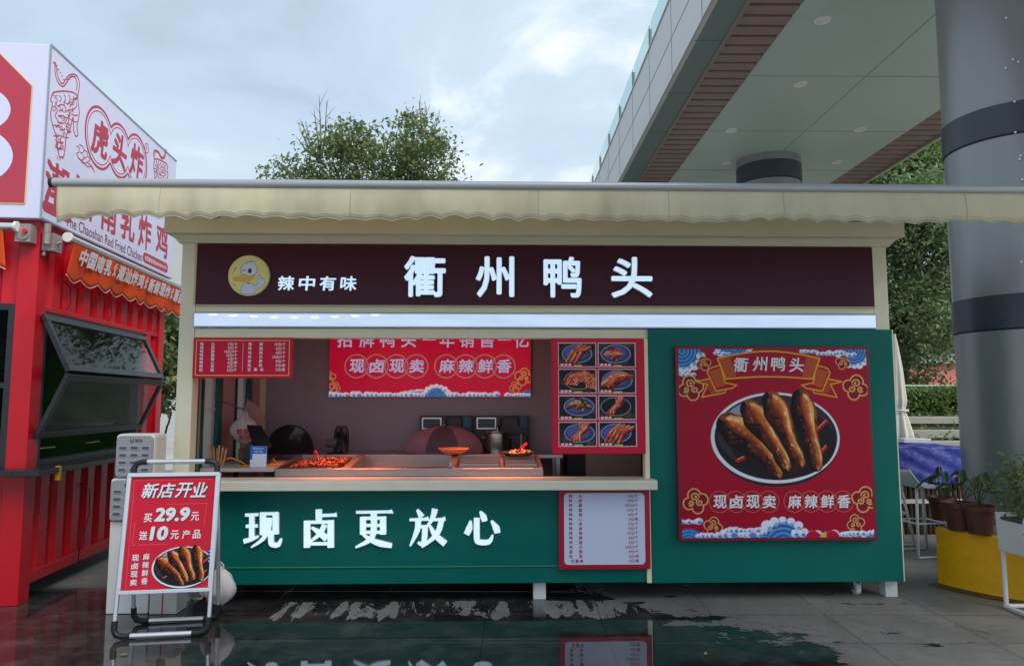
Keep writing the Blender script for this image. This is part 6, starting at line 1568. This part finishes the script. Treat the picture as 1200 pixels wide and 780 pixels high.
for k in range(46):
    cc_ = np.array([random.uniform(tx0 + 0.05, tx1), random.uniform(ty0 - 0.02, ty1 + 0.03), random.uniform(0.68, 1.02)])
    pts.append(cc_ + rng.normal(size=(60, 3)) * np.array([0.055, 0.055, 0.06]))
leaf_mesh('foliage', np.concatenate(pts), 0.038, LEAF_A, tr)

# ------------------------------------------------------------------ seating corner behind the stall
bc = thing('bamboo_counter', 'outdoor counter fronted with dark bamboo canes beside the near column', 'counter', (4.9, 8.6, 0))
for k in range(34):
    x = 4.02 + k * 0.052
    if k % 1 == 0: obj('bamboo_cane', MB().tube([(x, 8.28 + random.uniform(-.008, .008), 0.0), (x + random.uniform(-.01, .01), 8.28, 0.92)], random.uniform(0.017, 0.024), 7), mat('bamboo', lin(110, 88, 60), 0.55, var=0.3, vscale=9), bc, smooth=True)
obj('counter_top', MB().box(3.98, 5.85, 8.24, 8.86, 0.921, 0.955), mat('counter_dark', (0.06, 0.055, 0.05), 0.5), bc)
obj('backing', MB().box(4.0, 5.8, 8.31, 8.34, 0.0, 0.92), mat('backing_dark', (0.03, 0.027, 0.025), 0.7), bc)
obj('foot_rail', MB().box(3.98, 5.85, 8.16, 8.24, 0.36, 0.40), WHITE, bc)
tp = MB()
def tarp(a, b_):
    x = 4.2 + 1.25 * a; s_ = b_ * 1.5
    wr = 0.008 * math.sin(x * 9 + 5 * b_) + 0.005 * math.sin(x * 31 + 14 * b_) + 0.004 * math.sin(x * 17 - 22 * b_)
    if s_ < 0.6: return (x, 8.90 - s_ * 1.15, 0.985 + 0.012 * math.sin(x * 9) + abs(wr) * .5)
    q = s_ - 0.6
    return (x + 0.05 * q, 8.21 - 0.10 * q + wr, 0.985 - q * 0.44 + 0.01 * math.sin(x * 7))
tp.grid(tarp, 60, 40)
tm = mat('blue_tarp', lin(26, 46, 146), 0.48, var=0.10, vscale=5, bump=0.5, bscale=14)
to = tag(obj('tarpaulin', tp, tm, smooth=True, origin=(4.8, 8.5, 0.96)), 'creased shiny blue tarpaulin draped over the bamboo counter', 'tarpaulin')
m_ = to.modifiers.new('thickness', 'SOLIDIFY'); m_.thickness = 0.003
wt = thing('white_tray', 'small white box standing on top of the blue tarpaulin', 'box', (5.0, 8.72, 1.0))
obj('tray', MB().box(4.93, 5.26, 8.66, 8.82, 1.003, 1.055), WHITE, wt, bevel=0.006)

def make_stool(label):
    t = thing('bar_stool', label, 'bar stool', (0, 0, 0), 0, 'white stools at the bamboo counter', local=True)
    def seat(a, b_):
        x = (a - 0.5) * 0.42; y_ = (b_ - 0.5) * 0.38
        e = (2 * a - 1) ** 2
        z = 0.66 + 0.03 * e + (0.14 * max(0, (0.32 - a) / 0.32) ** 1.6) + 0.03 * max(0, (a - 0.8) / 0.2) ** 2 * -1
        sq = 1 - 0.22 * abs(2 * a - 1) ** 3
        return (x, y_ * sq, z + 0.012 * (2 * b_ - 1) ** 2)
    s_ = obj('seat', MB().grid(seat, 24, 12), mat('stool_white', lin(228, 230, 232), 0.35), t, smooth=True, world=False)
    m_ = s_.modifiers.new('thickness', 'SOLIDIFY'); m_.thickness = 0.014
    for sx in (-1, 1):
        for sy in (-1, 1):
            obj('leg', MB().tube([(sx * 0.11, sy * 0.10, 0.655), (sx * 0.20, sy * 0.19, 0.012)], 0.014, 8), mat('stool_leg', lin(222, 224, 228), 0.35), t, smooth=True, world=False)
    fr_ = MB()
    q = [(-0.157, -0.147), (0.157, -0.147), (0.157, 0.147), (-0.157, 0.147)]
    for i in range(4): fr_.tube([(*q[i], 0.32), (*q[(i + 1) % 4], 0.32)], 0.009, 6)
    obj('footrest', fr_, mat('stool_leg', (0, 0, 0)), t, world=False)
    fl = MB()
    for sy in (-1, 1): fl.tube([(-0.20, sy * 0.19, 0.012), (0.20, sy * 0.19, 0.012)], 0.010, 6)
    obj('floor_runner', fl, mat('stool_leg', (0, 0, 0)), t, world=False)
    return t
s0 = make_stool('white moulded bar stool standing nearest, between the stall corner and the yellow plinth')
s0.location = (4.24, 7.22, 0); s0.rotation_euler = (0, 0, R(8))
for (x, y_, a, lb) in ((4.24, 7.84, -14, 'white bar stool half hidden behind the nearest stool, close to the bamboo canes'), (3.72, 7.98, 20, 'white bar stool hidden furthest behind the stall corner')):
    s1 = copy_tree(s0); s1.location = (x, y_, 0); s1.rotation_euler = (0, 0, R(a)); s1['label'] = lb
    s1['group'] = 'white stools at the bamboo counter'

pa = at(1047, 410, 9.15)
ps = thing('parasol', 'closed cream parasol with its cloth tied round the pole behind the stall corner', 'parasol', (pa.x + 0.02, 9.15, 0))
def pcl(a, b_):
    th = 2 * math.pi * a
    prof_ = np.interp(b_, [0, 0.08, 0.3, 0.6, 0.68, 0.74, 0.92, 1.0], [0.02, 0.04, 0.075, 0.10, 0.075, 0.10, 0.15, 0.12])
    rr = prof_ * (1 + 0.22 * math.sin(8 * th + 2 * b_) * b_)
    return (pa.x + 0.02 + rr * math.cos(th), 9.15 + rr * math.sin(th), 2.32 - 1.38 * b_ - (0.07 * math.sin(4 * th) if b_ > 0.97 else 0))
obj('canopy', MB().grid(pcl, 48, 30, closed_u=True), mat('parasol_cloth', lin(224, 220, 204), 0.8, var=0.05), ps, smooth=True)
obj('pole', MB().tube([(pa.x + 0.02, 9.15, 0.06), (pa.x + 0.02, 9.15, 2.36)], 0.02, 10), WHITE, ps)
obj('tie', MB().lathe([(0.118, 1.37), (0.125, 1.385), (0.118, 1.40)], (pa.x + 0.02, 9.15, 0), 20), mat('parasol_cloth', (0, 0, 0)), ps)
obj('base', MB().lathe([(0, 0.0), (0.26, 0.0), (0.26, 0.05), (0.05, 0.08), (0.03, 0.2), (0, 0.2)], (pa.x + 0.02, 9.15, 0), 28), mat('parasol_base', (0.15, 0.15, 0.15), 0.7), ps)

# terraced bank with rails, hedge, and greenery beyond
CONC = mat('terrace_concrete', lin(150, 148, 140), 0.75, var=0.12, vscale=2, dirt=0.3, dscale=1.5)
for Y_, py, lb in ((11.0, 517, 'lowest concrete terrace wall behind the blue tarpaulin'), (12.0, 504, 'middle concrete terrace wall below the hedge'), (13.0, 488, 'topmost concrete terrace wall at the foot of the hedge')):
    zt = at(1080, py, Y_).z
    w = thing('terrace_wall', lb, 'retaining wall', (9.0, Y_ + 0.5, 0), group='terrace walls of the planted bank')
    obj('wall', MB().box(4.2, 16, Y_ + 0.05, Y_ + 0.9, 0, zt - 0.13), mat('terrace_dark', lin(80, 80, 74), 0.8, var=0.2), w)
    obj('coping', MB().box(4.15, 16.05, Y_, Y_ + 0.22, zt - 0.129, zt), CONC, w, bevel=0.008)
    pts = np.stack([rng.uniform(4.3, 14, 2600), rng.uniform(Y_ + 0.25, Y_ + 0.9, 2600), zt - 0.12 + rng.gamma(2, 0.04, 2600)], 1)
    lm_ = leaf_mesh('undergrowth', pts, 0.07, LEAF_A, w)
zh0, zh1 = at(1080, 490, 13.6).z, at(1080, 455, 13.9).z
hd = thing('hedge', 'clipped green hedge along the top of the planted bank', 'hedge', (9.0, 14.1, zh0 - 0.1))
n = 16000
f = rng.uniform(size=n)
px_ = rng.uniform(4.2, 14.5, n); top = rng.uniform(size=n) < 0.4
py_ = np.where(top, rng.uniform(13.6, 14.6, n), 13.6 + rng.gamma(1.2, 0.06, n)); pz_ = np.where(top, zh1 - rng.gamma(1.2, 0.05, n) + 0.05 * np.sin(px_ * 2.3), rng.uniform(zh0 - 0.1, zh1, n))
leaf_mesh('foliage', np.stack([px_, py_, pz_], 1), 0.085, LEAF_L, hd)
obj('woody_core', MB().box(4.4, 14.3, 13.85, 14.4, 0.0, zh1 - 0.15), mat('hedge_core', (0.012, 0.02, 0.01), 0.9), hd)
rl = thing('railing', 'thin pale green railing running behind the hedge', 'railing', (9.0, 15.2, 0))
zr = at(1080, 452, 15.2).z
obj('top_rail', MB().tube([(4, 15.2, zr), (16, 15.2, zr)], 0.025, 8), mat('rail_green', lin(130, 168, 150), 0.5), rl)
for k in range(9): obj('post', MB().tube([(4.4 + k * 1.4, 15.2, 0), (4.4 + k * 1.4, 15.2, zr)], 0.02, 6), mat('rail_green', (0, 0, 0)), rl)

def tree(name, label, base, trunk_h, clumps, n_sub, n_leaf, size, lm_, spread=0.28, twigs=0, seed=0, r0=0.18):
    rr = random.Random(seed); g_ = np.random.default_rng(seed)
    t = thing(name, label, 'tree', base)
    b0 = Vector(base); tk = MB()
    top = b0 + Vector((0, 0, trunk_h))
    tk.tube([b0, b0.lerp(top, 0.5) + Vector((rr.uniform(-.15, .15), rr.uniform(-.15, .15), 0)), top], [r0 * 1.25, r0, r0 * 0.8], 12)
    for (cx, cy, cz, rx, ry, rz) in clumps:
        cpt = Vector((cx, cy, cz)); m1 = top.lerp(cpt, 0.5) + Vector((0, 0, 0.25))
        tk.tube([top - Vector((0, 0, 0.3)), m1, cpt], [r0 * 0.6, r0 * 0.35, r0 * 0.12], 7)
        for k in range(6):
            d = Vector((rr.gauss(0, 1), rr.gauss(0, 1), rr.gauss(0.3, 0.8))).normalized()
            e_ = cpt + Vector((d.x * rx, d.y * ry, d.z * rz)) * rr.uniform(0.7, 1.02); s_ = m1.lerp(cpt, rr.random())
            tk.tube([s_, s_.lerp(e_, 0.5) + Vector((0, 0, rr.uniform(-.1, .2))), e_], [r0 * 0.16, r0 * 0.1, r0 * 0.03], 5)
    obj('trunk', tk, BARK, t, smooth=True)
    P = []
    for (cx, cy, cz, rx, ry, rz) in clumps:
        d = g_.normal(size=(n_sub, 3)); d /= np.linalg.norm(d, axis=1)[:, None]
        rad = g_.uniform(0.35, 1.0, n_sub) ** 0.55
        cen = np.array([cx, cy, cz]) + d * rad[:, None] * np.array([rx, ry, rz])
        k = g_.poisson(n_leaf, n_sub) + 3
        for c, q in zip(cen, k):
            sp_ = spread * g_.uniform(0.5, 1.3)
            P.append(c + g_.normal(size=(q, 3)) * np.array([sp_, sp_, sp_ * 0.7]))
    leaf_mesh('crown', np.concatenate(P), size, lm_, t)
    if twigs:
        tw = MB()
        for (px, py) in twigs[1]:
            q = at(px, py, twigs[0]); s_ = at(376 + (px - 376) * 0.1, 186, twigs[0]) if px < 420 else at(495, 160, twigs[0])
            mid = s_.lerp(q, 0.55) + Vector((0, 0.1, -0.12)); tw.tube([s_, mid, q], [0.035, 0.022, 0.006], 5)
            for j in range(3):
                p0 = mid.lerp(q, 0.2 + 0.25 * j); tw.tube([p0, p0 + Vector((rr.uniform(-.25, .25), rr.uniform(-.2, .2), rr.uniform(.15, .5)))], [0.011, 0.004], 4)
        obj('bare_twigs', tw, mat('grey_twig', (0.12, 0.10, 0.09), 0.85), t)
    return t
ty = 21.0
def cl(px, py, rpx, rpy, Y, dy=1.2): c = at(px, py, Y); k = Y / FPX; return (c.x, c.y, c.z, rpx * k, dy, rpy * k)
tree('garden_tree', 'tall airy green tree with bare grey twigs rising behind the middle of the stall roof', (at(425, 470, ty).x, ty, 0), 5.6,
     [cl(345, 212, 40, 22, ty), cl(390, 190, 32, 38, ty), cl(415, 170, 26, 26, ty), cl(450, 188, 34, 32, ty), cl(488, 165, 28, 32, ty), cl(505, 190, 34, 30, ty), cl(435, 225, 70, 34, ty), cl(480, 235, 62, 40, ty), cl(390, 240, 70, 40, ty)],
     62, 19, 0.145, LEAF_A, spread=0.24, seed=4, twigs=(ty, ((350, 150), (356, 168), (347, 160), (374, 112), (383, 118), (368, 128), (352, 140), (491, 118), (500, 126), (483, 126), (516, 140))))
tree('garden_tree', 'dense dark green tree filling the gap between the stall and the near column', (10.0, 17.5, 0), 2.8,
     [cl(1075, 300, 60, 70, 17.0, 1.6), cl(1120, 250, 70, 60, 17.5, 1.8), cl(1060, 380, 50, 60, 16.8, 1.4), cl(1130, 360, 70, 70, 17.5, 1.8), cl(1075, 245, 35, 40, 17.0), cl(1180, 300, 80, 90, 18, 2.0), cl(1020, 330, 40, 90, 18, 1.4)],
     150, 34, 0.125, LEAF_D, spread=0.27, seed=11)
tree('garden_tree', 'pale leaved tree showing under the right edge of the walkway soffit', (13.8, 24.0, 0), 4.5,
     [cl(1085, 195, 60, 34, 24.0, 2), cl(1060, 215, 70, 30, 24.0, 2), cl(1130, 170, 60, 50, 24.5, 2), cl(1110, 225, 80, 40, 24, 2), cl(1040, 262, 60, 40, 24, 2), cl(1180, 230, 60, 80, 25, 2)],
     90, 26, 0.22, LEAF_L, spread=0.3, seed=21, r0=0.24)
tree('garden_tree', 'small tree in the narrow gap between the red kiosk and the stall', (at(203, 470, 13).x - 0.2, 13.0, 0), 1.6,
     [cl(200, 400, 40, 34, 13), cl(215, 370, 34, 30, 13.2), cl(190, 440, 40, 30, 13.2)], 60, 28, 0.15, LEAF_A, spread=0.2, seed=31, r0=0.09)
for i, (x, y_, h, lb) in enumerate(((-26, 52, 9, 'far rounded tree beyond the red kiosk'), (24, 46, 10, 'far rounded tree beyond the planted bank'), (34, 40, 9, 'far rounded tree to the right of the planted bank'), (-8, 60, 8, 'far low tree straight behind the stall'), (6, 62, 8, 'far low tree deep beyond the walkway columns'), (16, 44, 6, 'far small tree behind the hedge'), (-15, 46, 7, 'far tree standing right of the grey apartment block'), (-38, 58, 10, 'farthest tall tree left of the grey apartment block'))):
    tree('far_tree', lb, (x, y_, 0), h * 0.4, [(x, y_, h * 0.65, h * 0.42, h * 0.4, h * 0.33), (x + h * 0.3, y_ - 1, h * 0.5, h * 0.3, h * 0.3, h * 0.26), (x - h * 0.3, y_ + 1, h * 0.55, h * 0.28, h * 0.3, h * 0.26)], 90, 24, 0.42, LEAF_A if i % 2 else LEAF_D, spread=0.5, seed=40 + i, r0=0.25)
sb = thing('shrub', 'bright yellow green shrub behind the railing past the hedge', 'shrub', (at(1080, 440, 18).x, 18.0, 0))
q = at(1080, 428, 18); pts = []
for k in range(60):
    d = rng.normal(size=3); d /= np.linalg.norm(d); pts.append(np.array([q.x, 18.0, 1.4]) + d * np.array([1.3, 0.8, 1.1]) * rng.uniform(.4, 1) + rng.normal(size=(34, 3)) * 0.16)
pts = np.concatenate(pts); pts[:, 2] = np.maximum(pts[:, 2], 0.05)
leaf_mesh('foliage', pts, 0.12, LEAF_L, sb)
obj('stem', MB().tube([(q.x, 18, 0), (q.x + 0.05, 18, 1.3)], 0.04, 6), BARK, sb)

# buildings far behind
def building(label, x0, x1, y0, y1, h, wallm, floors, cols, seed=0):
    t = thing('building', label, 'building', ((x0 + x1) / 2, (y0 + y1) / 2, 0))
    w = obj('wall', MB().box(x0, x1, y0, y1, 0, h), wallm, t)
    obj('roof', MB().box(x0 - 0.2, x1 + 0.2, y0 - 0.2, y1 + 0.2, h + 0.001, h + 0.35), mat('roof_trim', lin(150, 150, 148), 0.6), t)
    for f_ in range(floors):
        for c_ in range(cols):
            wx = x0 + (c_ + 0.5) * (x1 - x0) / cols; wz = 0.9 + f_ * (h - 0.6) / floors
            ww, wh = (x1 - x0) / cols * 0.55, (h - 0.6) / floors * 0.5
            o_ = obj('window', MB().box(wx - ww / 2, wx + ww / 2, y0 - 0.06, y0 - 0.002, wz, wz + wh), mat('window_white', lin(200, 202, 200), 0.5), t)
            obj('pane', MB().box(wx - ww / 2 + 0.08, wx - 0.03, y0 - 0.075, y0 - 0.0605, wz + 0.08, wz + wh - 0.08).box(wx + 0.03, wx + ww / 2 - 0.08, y0 - 0.075, y0 - 0.0605, wz + 0.08, wz + wh - 0.08), mat('pane_dark', (0.03, 0.04, 0.05), 0.08), o_)
    return t
building('grey apartment block far behind the gap between kiosk and stall', -19.5, -11.0, 30, 38, 8.6, mat('block_grey', lin(176, 178, 178), 0.7, var=0.06, vscale=0.5), 3, 4)
building('low coral red shop building glimpsed through the trees beyond the hedge', 15.5, 20.6, 28.5, 33, 3.0, mat('coral_wall', lin(192, 112, 100), 0.6, var=0.1), 1, 4)
building('pale grey building at the right of the coral shop beyond the hedge', 20.9, 26, 30, 36, 3.6, mat('pale_wall', lin(196, 196, 192), 0.7, var=0.05), 1, 3)
tree('garden_tree', 'broad low tree behind the stall, seen mirrored in the kiosk window', (3.0, 19.5, 0), 2.2,
     [(0.8, 19, 4.6, 1.9, 1.6, 1.7), (3.0, 19.5, 5.0, 2.0, 1.8, 1.6), (5.0, 20, 4.4, 1.6, 1.6, 1.6), (-0.8, 19.5, 3.6, 1.6, 1.4, 1.4)], 70, 24, 0.2, LEAF_D, spread=0.3, seed=61)

# a few fallen leaves on the paving
LF = mat('fallen_leaf', (0.30, 0.22, 0.08), 0.7, var=0.3, vscale=30)
for (px, py, a, lb) in ((145, 766, 0.3, 'dry yellow leaf on the wet paving in front of the red kiosk'), (827, 765, 1.2, 'pale leaf at the edge of the puddle in front of the poster'), (905, 741, 2.2, 'small brown leaf on the dry slabs right of the puddle')):
    p = on_z(px, py, 0.0); p.z = -0.033 * (5.6 - p.y) / 5.6
    lf = MB().grid(lambda u_, v_: (p.x + 0.05 * (v_ - .5) * math.cos(a) - 0.022 * (u_ - .5) * math.sin(math.pi * v_) * math.sin(a), p.y + 0.05 * (v_ - .5) * math.sin(a) + 0.022 * (u_ - .5) * math.sin(math.pi * v_) * math.cos(a), p.z + 0.003 + 0.006 * abs(u_ - .5) + 0.004 * v_), 4, 6)
    tag(obj('fallen_leaf', lf, LF, smooth=True, origin=tuple(p)), lb, 'leaf', group='fallen leaves on the paving')
